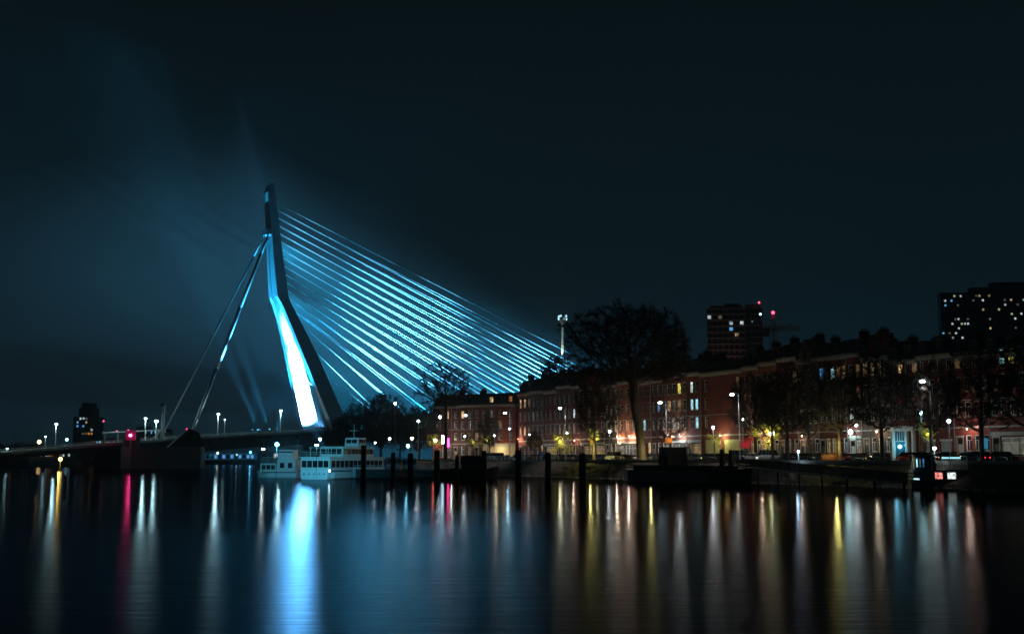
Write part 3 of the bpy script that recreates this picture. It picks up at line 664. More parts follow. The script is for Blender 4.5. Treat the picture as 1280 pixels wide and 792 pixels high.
# cream plaster base of the last left house
tag(MB().build('x') if False else (lambda m: m)(MB().box(LW * .62, LW - .1, -.22, -.12, 0.11, 5.0).build('plaster_base', M_cream)), 'cream plaster shop base washed by warm light at street level', 'wall')
pb = bpy.data.objects['plaster_base']; pb.location = lo; pb.rotation_euler = (0, 0, lr)
point('warm_wall_light', lo.lerp(l1, .82) + Vector((-1.2, -2.6, 3.2)), 2600, (1.0, 0.80, 0.42), .3)
point('red_wall_light', lo.lerp(l1, .06) + Vector((-1.2, -2.6, 4.5)), 1100, (1.0, 0.05, 0.08), .3)
point('pale_wall_light', lo.lerp(l1, .3) + Vector((-1.6, -3.2, 5.2)), 2200, (0.95, 1.0, 0.85), .3)
# red awning
aw = thing('awning', 'rounded red awning over a house entrance', 'awning', st(hpos(936), -.05), SROT)
m = MB(); wA = hpos(950) - hpos(936); rings = []
for i in range(9):
    a = i / 8 * pi / 2; rings.append([(0, -2.4 * cos(a), 3.0 + 2.2 * sin(a)), (wA, -2.4 * cos(a), 3.0 + 2.2 * sin(a)), (wA, -2.4 * cos(a) * .97, 2.95 + 2.2 * sin(a)), (0, -2.4 * cos(a) * .97, 2.95 + 2.2 * sin(a))])
m.loft(rings); m.box(0, .04, -2.3, 0, 2.9, 3.1); m.build('canopy', mat('red_canvas', (0.55, 0.015, 0.03), 0.8), aw)
m = MB(); m.box(0, wA, -2.45, -2.4, 2.6, 3.0); m.build('valance', mat('red_canvas2', (0.45, 0.01, 0.03), 0.8), aw)
point('awning_light', aw.matrix_basis @ Vector((wA / 2, -4.4, 3.6)), 420, (1, .75, .6), .2)
# floodlight on the wall
fw = thing('wall_floodlight', 'dazzling white floodlight on the pale house front', 'floodlight', st(hpos(1069), -.4, ZS + 5.5), SROT)
m = MB(); m.box(-.3, .3, -.2, .35, -.25, .25); m.build('lamp_housing', M_lampbody, fw)
m = MB(); m.ball((0, -.5, 0), .55, .3, .5, n=12); m.build('lens', emit('hot_white_lens', (0.75, 1.0, 0.98), 14), fw)
point('wall_flood', fw.matrix_basis @ Vector((0, -1.6, 0)), 1700, (0.65, 0.98, 1.0), .5)

# ------------------------------------------------------------------ street lamps
M_pole = mat('lamp_pole_steel', (0.32, 0.34, 0.35), 0.45, metal=0.4)
LCOL = (0.72, 0.92, 1.0); LWALL = (0.95, 0.90, 0.88)
def lens_mat(c, k): return emit('lamp_lens_%d_%d_%d' % tuple(int(x * 9) for x in c), c, k)
def tall_lamp(px, py, t, label, arm=1.5, watts=9000, col=LCOL, base=None, org=None, rz=SROT, group='tall street lamps on the quay', lr_=.42, key='k'):
    if org is None:
        z = zat(py, t - arm, px); s = sx(px, t - arm, z); o = st(s, t, 0); hh = z - ZS; o.z = ZS
    else: o = org; hh = base
    T = thing('street_lamp', label, 'street lamp', o, rz, group)
    m = MB(); m.tube((0, 0, 0), (0, 0, 1.2), .16, .15, 8); m.tube((0, 0, 1.2), (0, 0, hh + .25), .11, .07, 8); m.build('pole', M_pole, T)
    m = MB(); m.path([(0, 0, hh + .2), (0, -arm * .5, hh + .42), (0, -arm, hh + .34)], .05, 6); m.build('arm', M_pole, T)
    m = MB(); m.loft([[(-.16, -arm - .45, hh + .22), (.16, -arm - .45, hh + .22), (.16, -arm + .35, hh + .22), (-.16, -arm + .35, hh + .22)], [(-.1, -arm - .35, hh + .4), (.1, -arm - .35, hh + .4), (.1, -arm + .3, hh + .4), (-.1, -arm + .3, hh + .4)]]); m.build('lamp_head', M_lampbody, T)
    m = MB(); m.ball((0, -arm, hh), lr_, lr_, lr_ * .55, n=12); m.build('lens', lens_mat(col, 24), T)
    q = T.matrix_basis @ Vector((0, -arm, hh - .75)); spot('lamp_light', q, q + Vector((.6, .3, -3)), watts * .16, LWALL, 104, .6, .25)
    return T
for px, py, lab in ((582, 519, 'tall cool-white quay lamp in front of the pale columned house'), (631, 516, 'tall cool-white quay lamp in front of the cream shop base'),
                    (700, 510, 'tall cool-white quay lamp beside the yellow-lit small tree'), (825, 503, 'tall cool-white quay lamp just right of the great tree'),
                    (915, 493, 'tall cool-white quay lamp with starry glare before the yellow shutters'), (1153, 476.5, 'tall quay lamp near the white columned shopfront')):
    tall_lamp(px, py, -20.2, lab, watts={1153: 2500, 915: 14000}.get(px, 12000))
def low_lamp(px, py, t, label, watts=2200, col=LCOL, Y=None, r=.3, k=10, hmin=None):
    if Y is None:
        z = zat(py, t, px); o = st(sx(px, t, z), t, 0); o.z = ZS + .1
    else:
        o = at(px, py, Y); z = o.z; o.z = ZS
    T = thing('post_lamp', label, 'post lamp', o, SROT, 'low post lamps along the street')
    hh = z - o.z
    m = MB(); m.tube((0, 0, 0), (0, 0, .8), .12, .1, 8); m.tube((0, 0, .8), (0, 0, hh - .3), .06, .05, 8); m.build('pole', M_pole, T)
    m = MB(); m.tube((0, 0, hh + r * .8), (0, 0, hh + r * 1.3), r * 1.2, .1, 10); m.build('cap', M_lampbody, T)
    m = MB(); m.ball((0, 0, hh), r, r, r, n=10); m.build('globe', lens_mat(col, k * 2), T)
    point('lamp_light', o + Vector((-.45, -.45, hh - .3)), watts * .5, LWALL if col == LCOL else col, .2)
for px, py, t, lab, w_, c_ in (
 (581, 545, -12, 'low cool-white post lamp under the tall lamp by the pale columned house', 1800, LCOL), (618, 544, -8, 'low cool-white post lamp between the small dark tree and the cream base', 1800, LCOL),
 (637, 535.6, -14, 'bright post lamp below the tall lamp at the cream base', 4200, (.5, .88, 1)), (662, 543, -6, 'small post lamp before the corner house', 1500, LCOL),
 (709, 541, -8, 'post lamp right of the small yellow-lit tree', 1800, LCOL), (762, 539, -14, 'bright post lamp right of the lit tree trunk', 5200, LCOL), (891.5, 534, -12, 'post lamp in front of the yellow shutters', 3400, LCOL),
 (928, 524, -6, 'post lamp behind the starry quay lamp pole', 1600, LCOL), (1070, 531, -9, 'post lamp just above the dazzling wall floodlight', 1500, LCOL),
 (1151, 516, -12, 'wide post lamp right of the columned shopfront', 2000, (.5, .95, 1)), (1186, 526, -8, 'post lamp before the pale garage doors', 3600, (.6, .9, 1))):
    low_lamp(px, py, t, lab, w_, c_)
for px, py, Y, lab, w_, c_, r in ((494, 504, 425, 'lamp on a mast above the left tree mass', 1500, LCOL, .45), (523, 526, 400, 'lamp over the left end of the row', 1500, LCOL, .4), (550, 521, 395, 'lamp left of the slender riverside tree', 1800, LCOL, .5),
    (487, 548, 400, 'small lamp under the left trees', 900, LCOL, .4), (515, 547.6, 395, 'pale yellow lamp under the left trees', 1800, (1, .95, .6), .45), (510, 557, 360, 'bright cyan lamp low by the moored boats', 1800, (.3, .85, 1), .5),
    (469, 553, 420, 'tiny white lamp at the left of the tree mass', 500, LCOL, .3), (445, 558, 400, 'amber lamp beside the passenger ship', 900, (1, .5, .05), .4), (400, 548.5, 330, 'white lamp above the passenger ship', 1500, (.7, .95, 1), .38)):
    low_lamp(px, py, 0, lab, w_, c_, Y, r)

# ------------------------------------------------------------------ trees
def grow(seed, crown, trunk, npts=900, seg=.8, kill=1.7, infl=9.0, shell=.55, lean=(0, 0), iters=70):
    """space colonisation; crown = (cx, cy, cz, rx, ry, rz, flat bottom z) in metres"""
    rs = np.random.RandomState(seed); cx, cy_, cz, rx, ry, rz, zb = crown; P = []
    while len(P) < npts:
        v = rs.normal(size=3); v /= np.linalg.norm(v); r = (shell + (1 - shell) * rs.rand()) if rs.rand() < .75 else rs.rand() ** .5
        lump = 1 + .12 * math.sin(3 * math.atan2(v[1], v[0]) + seed) + .08 * math.sin(5 * v[2] + 7 * v[0] + seed)
        p = np.array([cx + v[0] * rx * r * lump, cy_ + v[1] * ry * r * lump, cz + v[2] * rz * r * lump])
        if p[2] > zb: P.append(p)
    P = np.array(P); N = [np.array([0., 0., 0.])]; par = [-1]
    n0 = int(trunk / seg)
    for i in range(n0):
        f = (i + 1) / n0; N.append(np.array([lean[0] * f * f, lean[1] * f, trunk * f])); par.append(len(N) - 2)
    alive = np.ones(len(P), bool); X = np.array(N)
    near = np.full(len(P), 1e9); idx = np.zeros(len(P), int); start = 0
    for it in range(iters):
        new = X[start:]
        d = np.linalg.norm(P[:, None, :] - new[None], axis=2); j = d.argmin(1); dm = d[np.arange(len(P)), j]
        b = dm < near; near[b] = dm[b]; idx[b] = j[b] + start
        alive &= near > kill
        lim = infl if it > 3 else 60
        act = alive & (near < max(lim, 4 if it > 25 else 60))
        if not act.any(): break
        start = len(X); dirs = {}
        for k in np.nonzero(act)[0]:
            v = P[k] - X[idx[k]]; dirs.setdefault(idx[k], []).append(v / np.linalg.norm(v))
        add = []
        for k, vs in dirs.items():
            v = np.sum(vs, 0) + rs.normal(size=3) * .25; v[2] += .12; v /= (np.linalg.norm(v) + 1e-9)
            add.append(X[k] + v * seg); par.append(int(k))
        X = np.vstack([X, np.array(add)])
        if len(X) > 9000: break
    return X, np.array(par)
def tree_meshes(seed, crown, trunk, rtip=.035, expo=2.25, rmax=None, twigs=3, twl=1.1, mt=None, leaves=0, **kw):
    X, par = grow(seed, crown, trunk, **kw); n = len(X); acc = np.zeros(n); kids = np.zeros(n, int)
    for i in range(1, n): kids[par[i]] += 1
    for i in range(n - 1, 0, -1):
        if kids[i] == 0: acc[i] = rtip ** expo
        acc[par[i]] += acc[i]
    R = np.maximum(acc, rtip ** expo) ** (1 / expo)
    if rmax: R = np.where(R > rmax * .25, np.minimum(R * (rmax / R[0]), rmax), R)
    n0 = int(trunk / kw.get('seg', .8)) + 1
    T = MB(); B = MB(); rr = random.Random(seed)
    for i in range(1, n):
        r0, r1 = float(R[par[i]]), float(R[i])
        if r1 < .5 * r0 and par[i] >= n0: r0 = r1 * 1.3
        sides = 10 if i < n0 else (6 if r1 > .15 else (4 if r1 > .06 else 3))
        if i == 1: r0 *= 1.35
        (T if i < n0 else B).tube(X[par[i]], X[i], r0, r1, sides)
    # twigs: thin curved triangular blades at the fine branches
    tv, tf = [], []
    for i in range(n0, n):
        if R[i] < .11:
            base = Vector(X[i]); dr = (Vector(X[i]) - Vector(X[par[i]])).normalized()
            for _ in range(twigs):
                q = (dr + Vector((rr.gauss(0, .65), rr.gauss(0, .65), rr.gauss(.1, .5)))).normalized(); L = twl * rr.uniform(.5, 1.3); sd = q.orthogonal().normalized() * rr.uniform(.026, .05)
                mid = base + q * L * .5; tip = base + (q + Vector((0, 0, rr.uniform(-.3, .25)))).normalized() * L; o = len(tv)
                tv += [base - sd, base + sd, mid + sd * .7, tip, mid - sd * .7]; tf += [(o, o + 1, o + 2, o + 4), (o + 4, o + 2, o + 3)]
                q2 = (q + Vector((rr.gauss(0, .6), rr.gauss(0, .6), rr.gauss(0, .5)))).normalized(); t2 = mid + q2 * L * .45; o = len(tv)
                tv += [mid - sd * .6, mid + sd * .6, t2]; tf += [(o, o + 1, o + 2)]
        if leaves and R[i] < .11:
            for _ in range(leaves):
                p = Vector(X[i]) + Vector((rr.gauss(0, .6), rr.gauss(0, .6), rr.gauss(0, .6))); a = Vector((rr.gauss(0, 1), rr.gauss(0, 1), rr.gauss(0, 1))).normalized() * .22; b_ = a.orthogonal().normalized() * .14; o = len(tv)
                tv += [p - a, p + b_, p + a, p - b_]; tf.append((o, o + 1, o + 2, o + 3))
    B._add(tv, tf)
    return T.mesh('trunk', mt[0]), B.mesh('crown', mt[1])
M_bark = mat('tree_bark', (0.085, 0.065, 0.05), 0.9, var=0.35, scale=3, bump=0.6)
M_twig = mat('twig_bark', (0.055, 0.042, 0.034), 0.9)
M_twig_d = mat('dark_twig', (0.035, 0.035, 0.03), 0.9)
BT = (M_bark, M_twig)
def tree(label, meshes, loc, rz=0, sc=1.0, kind='bare_tree', group=None, zs=None):
    t = thing(kind, label, 'tree', loc, rz, group); k = (sc, sc, zs or sc)
    inst('trunk', meshes[0], t, scale=k); inst('crown', meshes[1], t, scale=k); return t
# the great elm: trunk foot at photo (802, 573)
p = st(sx(802, -20.5), -20.5); kx = p.y / F
bigm = tree_meshes(11, (-2.2, 0, 24.2, 15.6, 12.5, 10.9, 17.2), 12.5, npts=2300, seg=.8, kill=1.25, infl=14, rmax=.95, twigs=16, twl=1.7, mt=BT, lean=(-1.6, 0))
tree('giant bare spreading tree rising above all the roofs, its trunk foot lit yellow', bigm, p, 0, 1.0, 'great_tree')
point('trunk_uplight', p + Vector((1.6, -3.0, 2.2)), 2400, (1.0, .88, .3), .15)
p = at(557, 572, 372); p.z = ZS
m2 = tree_meshes(23, (0, 0, 22.5, 9.6, 8.5, 7.6, 16.2), 10, npts=900, seg=.75, kill=1.3, infl=12, rmax=.55, twigs=12, twl=1.5, mt=BT)
tree('tall slender riverside tree with domed bare crown against the blue stays', m2, p, 0, 1.0, 'riverside_tree')
arch = [tree_meshes(31, (0, 0, 10.5, 5.6, 5.6, 6.4, 4.4), 3.4, npts=520, seg=.6, kill=1.0, infl=7, rmax=.30, twigs=9, twl=1.4, mt=BT),
        tree_meshes(37, (0, 0, 11.0, 6.4, 6.0, 6.6, 4.6), 3.8, npts=560, seg=.6, kill=1.0, infl=7, rmax=.34, twigs=9, twl=1.4, mt=BT),
        tree_meshes(41, (0, 0, 9.8, 4.6, 4.6, 6.2, 4.0), 3.2, npts=480, seg=.55, kill=.9, infl=7, rmax=.26, twigs=9, twl=1.3, mt=BT)]
dense = [tree_meshes(53, (0, 0, 10.5, 7.0, 7.0, 7.5, 3.0), 3.0, npts=900, seg=.7, kill=1.0, infl=7, rmax=.4, twigs=6, twl=1.5, leaves=15, mt=(M_bark, M_twig_d)),
         tree_meshes(59, (0, 0, 10.0, 6.2, 6.6, 7.0, 3.0), 3.0, npts=800, seg=.7, kill=1.0, infl=7, rmax=.4, twigs=6, twl=1.5, leaves=15, mt=(M_bark, M_twig_d))]
for i, (px, t, k, zs, lab) in enumerate((
    (612, -19, .62, .78, 'small bare tree in front of the left low houses'), (743, -20, 1.0, 1.12, 'bare street tree with its trunk and low branches lit yellow'), (668, -9, .5, .55, 'little tree near the corner house'),
    (838, -5, .8, .8, 'bare tree behind the orange sign'), (945, -6, 1.0, 1.05, 'dark bare tree just right of the red awning'), (966, -20, .95, 1.0, 'bare tree with the bright yellow leaves at its side'),
    (985, -19, 1.0, 1.05, 'bare tree right of the bright yellow leaves'), (1012, -6, 1.05, 1.1, 'dark tree hiding the house left of the blue window'), (1050, -20, 1.15, 1.1, 'bare tree with yellow-lit trunk near the red car'),
    (1103, -19, 1.1, 1.05, 'bare tree left of the columned shopfront'), (1128, -21, .9, 1.1, 'thin bare tree directly before the columned shopfront'), (1165, -19, 1.0, 1.0, 'bare tree by the wide post lamp'),
    (1228, -18, 1.15, .98, 'broad bare tree before the red brick houses at the right'), (1290, -20, 1.1, 1.0, 'bare tree cut by the right edge'))):
    if px == 1128: continue
    tree(lab, arch[i % 3], st(sx(px, t), t), i * 1.3, k, 'street_tree', 'bare street trees along the quay', zs)
for i, (px, Y, ty, k, lab) in enumerate(((424, 480, 520, .9, 'dense dark tree at the foot of the pylon'), (446, 462, 497, 1.0, 'dense dark tree second right of the pylon foot'), (476, 440, 489, 1.05, 'highest dense dark tree of the left tree mass'),
    (500, 432, 502, .9, 'dense dark tree under the mast lamp'), (524, 415, 506, .9, 'dense dark tree left of the slender riverside tree'), (545, 405, 500, .8, 'dense dark tree behind the slender riverside tree'), (690, 430, 441, 1.0, 'lone tall tree rising behind the roofs by the distant tower'))):
    p = at(px, 573, Y); p.z = ZS; hh = (573 - ty) * Y / F
    tree(lab, dense[i % 2], p, i * 1.1, k if px != 690 else .75, 'dense_tree', 'dark trees left of the houses' if px < 600 else None, hh / 18.0)
# small leafy trees lit yellow by a lamp in their crown
M_leafy = mat('yellow_leaves', (0.55, 0.50, 0.07), 0.7)
def leafy(px, py, t, r, label, watts, col=(1.0, .95, .55), Y=None, hot=False):
    if Y: c = at(px, py, Y)
    else:
        z = zat(py, t, px); c = st(sx(px, t, z), t, 0); c.z = z
    o = Vector((c.x, c.y, ZS)); T = thing('leafy_tree', label, 'tree', o, 0, 'small yellow-lit leafy trees'); hh = c.z - ZS; rr = random.Random(int(px))
    m = MB(); m.tube((0, 0, 0), (0, 0, hh - r * .4), .16, .1, 8)
    for k in range(7): a = k * .9; m.tube((0, 0, hh - r * .6), (cos(a) * r * .8, sin(a) * r * .8, hh + rr.uniform(-.2, .8) * r), .06, .02, 4)
    m.build('trunk', M_bark, T); tv, tf = [], []
    cl = [Vector((rr.gauss(0, .62) * r, rr.gauss(0, .5) * r, rr.gauss(-.1, .5) * r + hh)) for _ in range(12)]
    for k in range(int(380 * r)):
        v = rr.choice(cl) + Vector((rr.gauss(0, .2) * r, rr.gauss(0, .2) * r, rr.gauss(0, .16) * r))
        a = Vector((rr.gauss(0, 1), rr.gauss(0, 1), rr.gauss(0, 1))).normalized() * .15; b = a.orthogonal().normalized() * .10; q = len(tv)
        tv += [v - a, v + b, v + a, v - b]; tf.append((q, q + 1, q + 2, q + 3))
    m = MB(); m._add(tv, tf); m.build('crown', M_leafy, T)
    point('lamp_in_tree', o + Vector((rr.uniform(-.2, .2) * r, -r * .5, hh)), watts * 1.0, col, .22)
    if hot:
        g = thing('tree_lamp', 'glaring yellowish lamp glowing inside ' + hot, 'lamp', o + Vector((0, -r - .3, 0)), 0)
        m = MB(); m.tube((0, 0, 0), (0, 0, hh), .06, n=6); m.build('pole', M_pole, g); m = MB(); m.ball((0, 0, hh + .2), .5, n=10); m.build('globe', emit('hot_yellow', (1, 1, .72), 10), g)
leafy(545, 551, 0, 2.3, 'round yellow-lit tree left of the red signboard', 900, Y=388, hot='the round yellow-lit tree by the red signboard')
leafy(590, 552, 0, 1.8, 'yellow-green bush tree before the pale columned house', 180, Y=372)
leafy(610, 549, 0, 1.9, 'yellow-lit small tree before the cream shop base', 420, Y=366)
leafy(700, 551, -14, 3.0, 'small tree glowing yellow beside a tall quay lamp', 1600)
leafy(745, 546, -16, 1.5, 'sparse yellow leaves above the lit trunk', 480)
leafy(668, 553, -8, 1.4, 'little dim yellow tree before the corner house', 100)
leafy(960, 543, -13, 3.2, 'tree with glaring yellow leaves right of the red awning', 4200, hot='the yellow leaves right of the awning')
leafy(893, 548, -9, 1.2, 'thin yellow-lit sapling left of the yellow shutters', 160)
leafy(1157, 541, -9, 1.5, 'dim yellow-leafed tree right of the columned shopfront', 200)
for px, t, w_ in ((743, -20, 3000), (1050, -20, 2600)): point('trunk_light', st(sx(px, t), t) + SN * -1.6 + SD * .8 + Vector((0, 0, 2.6)), w_, (1.0, .88, .25), .15)

for px, zz, w_, col, lab in ((651, 6.4, 1500, (1, .55, .35), 'added warm wall lamp on the brown corner house'), (672, 5.6, 500, (1, .6, .5), 'added wall lamp left of the blue lit shopfront'), (707, 6.0, 500, (1, .8, .7), 'added wall lamp behind the tall lamp by the yellow-lit tree'),
        (722, 5.4, 700, (1, .75, .5), 'added wall lamp left of the rounded gables'), (776, 6.2, 1700, (1, .78, .55), 'added left wall lamp on the orange brick house'), (791, 6.2, 1700, (1, .80, .6), 'added right wall lamp on the orange brick house'),
        (839, 6.1, 1500, (.9, 1, 1), 'added left wall lamp above the orange sign'), (854, 6.1, 1500, (.9, 1, 1), 'added right wall lamp above the orange sign'), (905, 5.6, 1000, (1, .95, .6), 'added wall lamp between the yellow shutters'), (958, 6, 900, (1, .7, .5), 'added wall lamp behind the glaring yellow leaves'),
        (1008, 5, 300, (1, .7, .5), 'added dim wall lamp on the gabled dark house'), (1102, 5.4, 500, (1, .85, .6), 'added wall lamp left of the columned shopfront'), (1216, 5.4, 500, (1, .7, .6), 'added wall lamp on the house with pale lintels')):
    s = hpos(px); g = thing('added_wall_lamp', lab, 'lamp', st(s, -.02, ZS + zz), SROT, 'added wall lamps brightening the house fronts')
    MB().box(-.05, .05, -.9, 0, .1, .2).build('bracket', M_lampbody, g); MB().ball((0, -.95, 0), .16, n=8).build('globe', lens_mat(col, 5), g); point('lamp_light', g.matrix_basis @ Vector((0, -1.3, -.25)), w_ * 2.3, col, .15)  # invented lamps, put here for lit patches on the lower fronts

# ------------------------------------------------------------------ parked cars
def car_meshes(kind):
    L, h1, h2 = {'hatch': (4.0, .92, 1.48), 'saloon': (4.5, .90, 1.42), 'estate': (4.6, .92, 1.50), 'van': (5.0, 1.15, 2.1)}[kind]
    hw = .86 if kind != 'van' else .95; m = MB(); rings = []
    X = [(-L / 2, .35, h1 * .72, .90), (-L / 2 + .12, .24, h1 * .93, .97), (-L * .30, .2, h1, 1), (0, .2, h1, 1), (L * .22, .2, h1 * .99, 1), (L * .38, .22, h1 * .86, .98), (L / 2 - .12, .26, h1 * .76, .94), (L / 2, .36, h1 * .62, .84)]
    for x, zl, zh, k in X:
        w = hw * k; rings.append([(x, -w * .93, zl), (x, -w, zl + .15), (x, -w, zh - .2), (x, -w * .92, zh - .03), (x, -w * .8, zh), (x, w * .8, zh), (x, w * .92, zh - .03), (x, w, zh - .2), (x, w, zl + .15), (x, w * .93, zl)])
    m.loft(rings); body = m
    rear, front = {'hatch': (-.47, .30), 'saloon': (-.36, .27), 'estate': (-.48, .28), 'van': (-.49, .36)}[kind]
    b0, b1 = L * rear, L * front; t0 = b0 + (.25 if kind != 'saloon' else .6); t1 = b1 - (.75 if kind != 'van' else .6)
    g = MB(); g.loft([[(b0, -hw * .9, h1 - .04), (b1, -hw * .9, h1 - .08), (b1, hw * .9, h1 - .08), (b0, hw * .9, h1 - .04)], [(t0, -hw * .72, h2 - .05), (t1, -hw * .72, h2 - .05), (t1, hw * .72, h2 - .05), (t0, hw * .72, h2 - .05)]])
    r = MB(); r.loft([[(t0 - .06, -hw * .75, h2 - .06), (t1 + .06, -hw * .75, h2 - .06), (t1 + .06, hw * .75, h2 - .06), (t0 - .06, hw * .75, h2 - .06)], [(t0 + .15, -hw * .6, h2), (t1 - .15, -hw * .6, h2), (t1 - .15, hw * .6, h2), (t0 + .15, hw * .6, h2)]])
    for sg in (1, -1):                   # door pillars
        for xx in (b0 + (b1 - b0) * .28, b0 + (b1 - b0) * .55):
            r.loft([[(xx, sg * hw * .905, h1 - .05), (xx + .09, sg * hw * .905, h1 - .05), (xx + .09, sg * hw * .88, h1 - .05), (xx, sg * hw * .88, h1 - .05)], [(xx, sg * hw * .735, h2 - .05), (xx + .09, sg * hw * .735, h2 - .05), (xx + .09, sg * hw * .71, h2 - .05), (xx, sg * hw * .71, h2 - .05)]])
    return body, g, r, L, h1, hw
M_tyre = mat('tyre_rubber', (0.02, 0.02, 0.02), 0.9); M_rim = mat('alloy_rim', (0.45, 0.45, 0.47), 0.3, metal=0.9)
wheel = (lambda m: m.mesh('wheel', M_tyre))(MB().tube((0, -.1, 0), (0, .1, 0), .32, n=14)); rim = (lambda m: m.mesh('rim', M_rim))(MB().tube((0, -.115, 0), (0, .115, 0), .19, n=8))
M_cglass = mat('car_glass', (0.01, 0.012, 0.015), 0.05, spec=1.0)
tl_me = MB().box(-.04, .04, -.17, .17, -.08, .08).mesh('tail_lamp', mat('tail_lamp_red', (0.35, 0.01, 0.01), 0.2)); tlit = MB().box(-.05, .05, -.2, .2, -.1, .1).mesh('tail_lamp', emit('tail_lamp_on', (1, .02, .05), 3)); hlit = MB().box(-.06, .06, -.18, .18, -.08, .08).mesh('headlight', emit('headlight_glint', (.7, .9, 1), 8))  # glowing headlights stand in for lamp glints on the windscreens
hl_me = MB().box(-.05, .05, -.18, .18, -.07, .07).mesh('headlight', mat('headlight_glass', (0.7, 0.72, 0.75), 0.08, spec=1))
CCOL = {'black': (0.012, 0.012, 0.014), 'white': (0.75, 0.76, 0.77), 'silver': (0.42, 0.44, 0.46), 'dark blue': (0.015, 0.03, 0.09), 'red': (0.45, 0.012, 0.015), 'grey': (0.12, 0.125, 0.13), 'yellow': (0.65, 0.45, 0.02), 'green': (0.02, 0.07, 0.04)}
CK = {}
def car_proto(kind, col):
    key = (kind, col)
    if key not in CK:
        pm = mat('car_paint_' + col.replace(' ', '_'), CCOL[col], 0.22, metal=0.25, spec=0.8)
        b, g, r, L, h1, hw = car_meshes(kind); CK[key] = (b.mesh('body', pm, True), g.mesh('window_glass', M_cglass), r.mesh('roof', pm), L, h1, hw)
    return CK[key]
def car(kind, col, loc, rz, label, group, lights=False):
    b, g, r, L, h1, hw = car_proto(kind, col); t = thing('parked_car', label, 'car', loc, rz, group)
    inst('body', b, t); inst('window_glass', g, t); inst('roof', r, t)
    for x in (-L * .31, L * .31):
        for y in (-hw + .06, hw - .06): w_ = inst('wheel', wheel, t, (x, y, .32)); inst('rim', rim, w_)
    pr = proj(loc)[0]; ton = pr > 1180 or rc.random() < .12; hon = (not ton) and rc.random() < .30
    for y in (-hw * .7, hw * .7):
        inst('tail_lamp', tlit if ton else tl_me, t, (-L / 2 + .03, y, h1 * .62)); inst('headlight', hlit if hon else hl_me, t, (L / 2 - .10, y * .9, h1 * .60))
    return t
kinds = ['hatch', 'saloon', 'estate', 'hatch', 'saloon', 'van']; cols = ['black', 'grey', 'dark blue', 'silver', 'black', 'white', 'grey', 'green', 'black', 'silver', 'dark blue', 'grey']
KN = {'hatch': 'hatchback', 'saloon': 'saloon car', 'estate': 'estate car', 'van': 'small van'}
rc = random.Random(5); n = 0
fixed = {811: ('hatch', 'white'), 867: ('hatch', 'black'), 962: ('van', 'silver'), 1053: ('saloon', 'red'), 1134: ('hatch', 'red'), 1142: ('hatch', 'yellow')}
for px in (604, 613, 623, 634, 645, 656, 667, 678, 689, 701, 713, 725, 737, 752, 766, 781, 811, 826, 842, 867, 887, 905, 924, 942, 962, 985, 1008, 1030, 1053, 1078, 1134, 1160, 1190, 1222, 1256):
    k, c = fixed.get(px, (kinds[rc.randrange(6)] if px < 1150 else 'hatch', cols[rc.randrange(12)]))
    if k == 'van' and px != 962 and rc.random() < .6: k = 'estate'
    n += 1; where = ('by the left low houses' if px < 650 else 'before the brown corner block' if px < 715 else 'left of the great tree' if px < 800 else 'right of the great tree' if px < 915
                     else 'right of the starry lamp' if px < 1070 else 'behind the houseboat')
    same = f'{c} {KN[k]}, {ORD[n - 1]} from left in the river-side row, {where}'
    car(k, c, st(sx(px, -16.1), -16.1), SROT + (pi if rc.random() < .35 else 0), same, 'cars parked along the river side of the road')
n = 0
for px in (655, 672, 690, 728, 748, 768, 790, 822, 850, 880, 912, 950, 992, 1020, 1065, 1100, 1180, 1215, 1250):
    k = kinds[rc.randrange(5)]; c = cols[rc.randrange(12)]; n += 1
    car(k, c, st(sx(px, -5.4), -5.4), SROT + (pi if rc.random() < .5 else 0), f'{c} {KN[k]} by the house pavement, {ORD[n-1]} from left in that row', 'cars parked along the house side of the road')
# lit signs
def signboard(label, px, py, t, w_, h_, col, k, Y=None, cat='sign', side=None):
    if Y: c = at(px, py, Y)
    else:
        z = zat(py, t, px); c = st(sx(px, t, z), t, 0); c.z = z
    T = thing('lit_signboard', label, cat, (c.x, c.y, ZS), 0); hh = c.z - ZS
    m = MB(); m.tube((0, 0, 0), (0, 0, hh - h_ / 2), .07, n=6); m.build('post', M_pole, T)
    m = MB(); m.box(-w_ / 2 - .06, w_ / 2 + .06, -.1, .1, hh - h_ / 2 - .06, hh + h_ / 2 + .06); m.build('frame', M_lampbody, T)
    m = MB(); m.box(-w_ / 2, w_ / 2, -.14, -.103, hh - h_ / 2, hh + h_ / 2); m.build('panel', emit('sign_%s' % label[:9].replace(' ', '_'), col, k), T)
    return T
signboard('orange square sign board on a post right of the great tree', 836, 550, -15, 1.5, 1.1, (1.0, .26, .01), .75)
signboard('small orange sign board left of the lit tree trunk', 740, 552, -15, 1.0, .9, (1.0, .30, .01), .7)
signboard('glaring white signboard with red glow at the left end of the houses', 555, 549, 0, 1.5, 2.6, (.55, .85, 1.0), 22, Y=386)
signboard('red signboard beside the glaring white one', 560, 553, 0, .8, 2.8, (1.0, .02, .25), 22, Y=387)
signboard('small cyan panel on the quay by the shopfront', 1232, 554, -14, .6, 1.6, (.05, .3, .5), .5)
point('sign_glow', at(557, 551, 382), 600, (.7, .5, 1), .5)
# parasol, closed, striped at the quay (blue foot, orange top)
pp_ = st(sx(677, -19.5), -19.5); T = thing('closed_parasol', 'closed parasol with blue lower half and orange tip on the quay', 'parasol', pp_)
MB().tube((0, 0, 0), (0, 0, 1.1), .05, n=6).build('pole', M_pole, T); MB().tube((0, 0, .9), (0, 0, 2.2), .42, .34, 10).build('lower_cover', mat('blue_cloth', (0.02, 0.12, 0.45), .8), T); MB().tube((0, 0, 2.2), (0, 0, 3.4), .34, .05, 10).build('upper_cover', mat('orange_cloth', (0.6, 0.25, 0.1), .8), T)
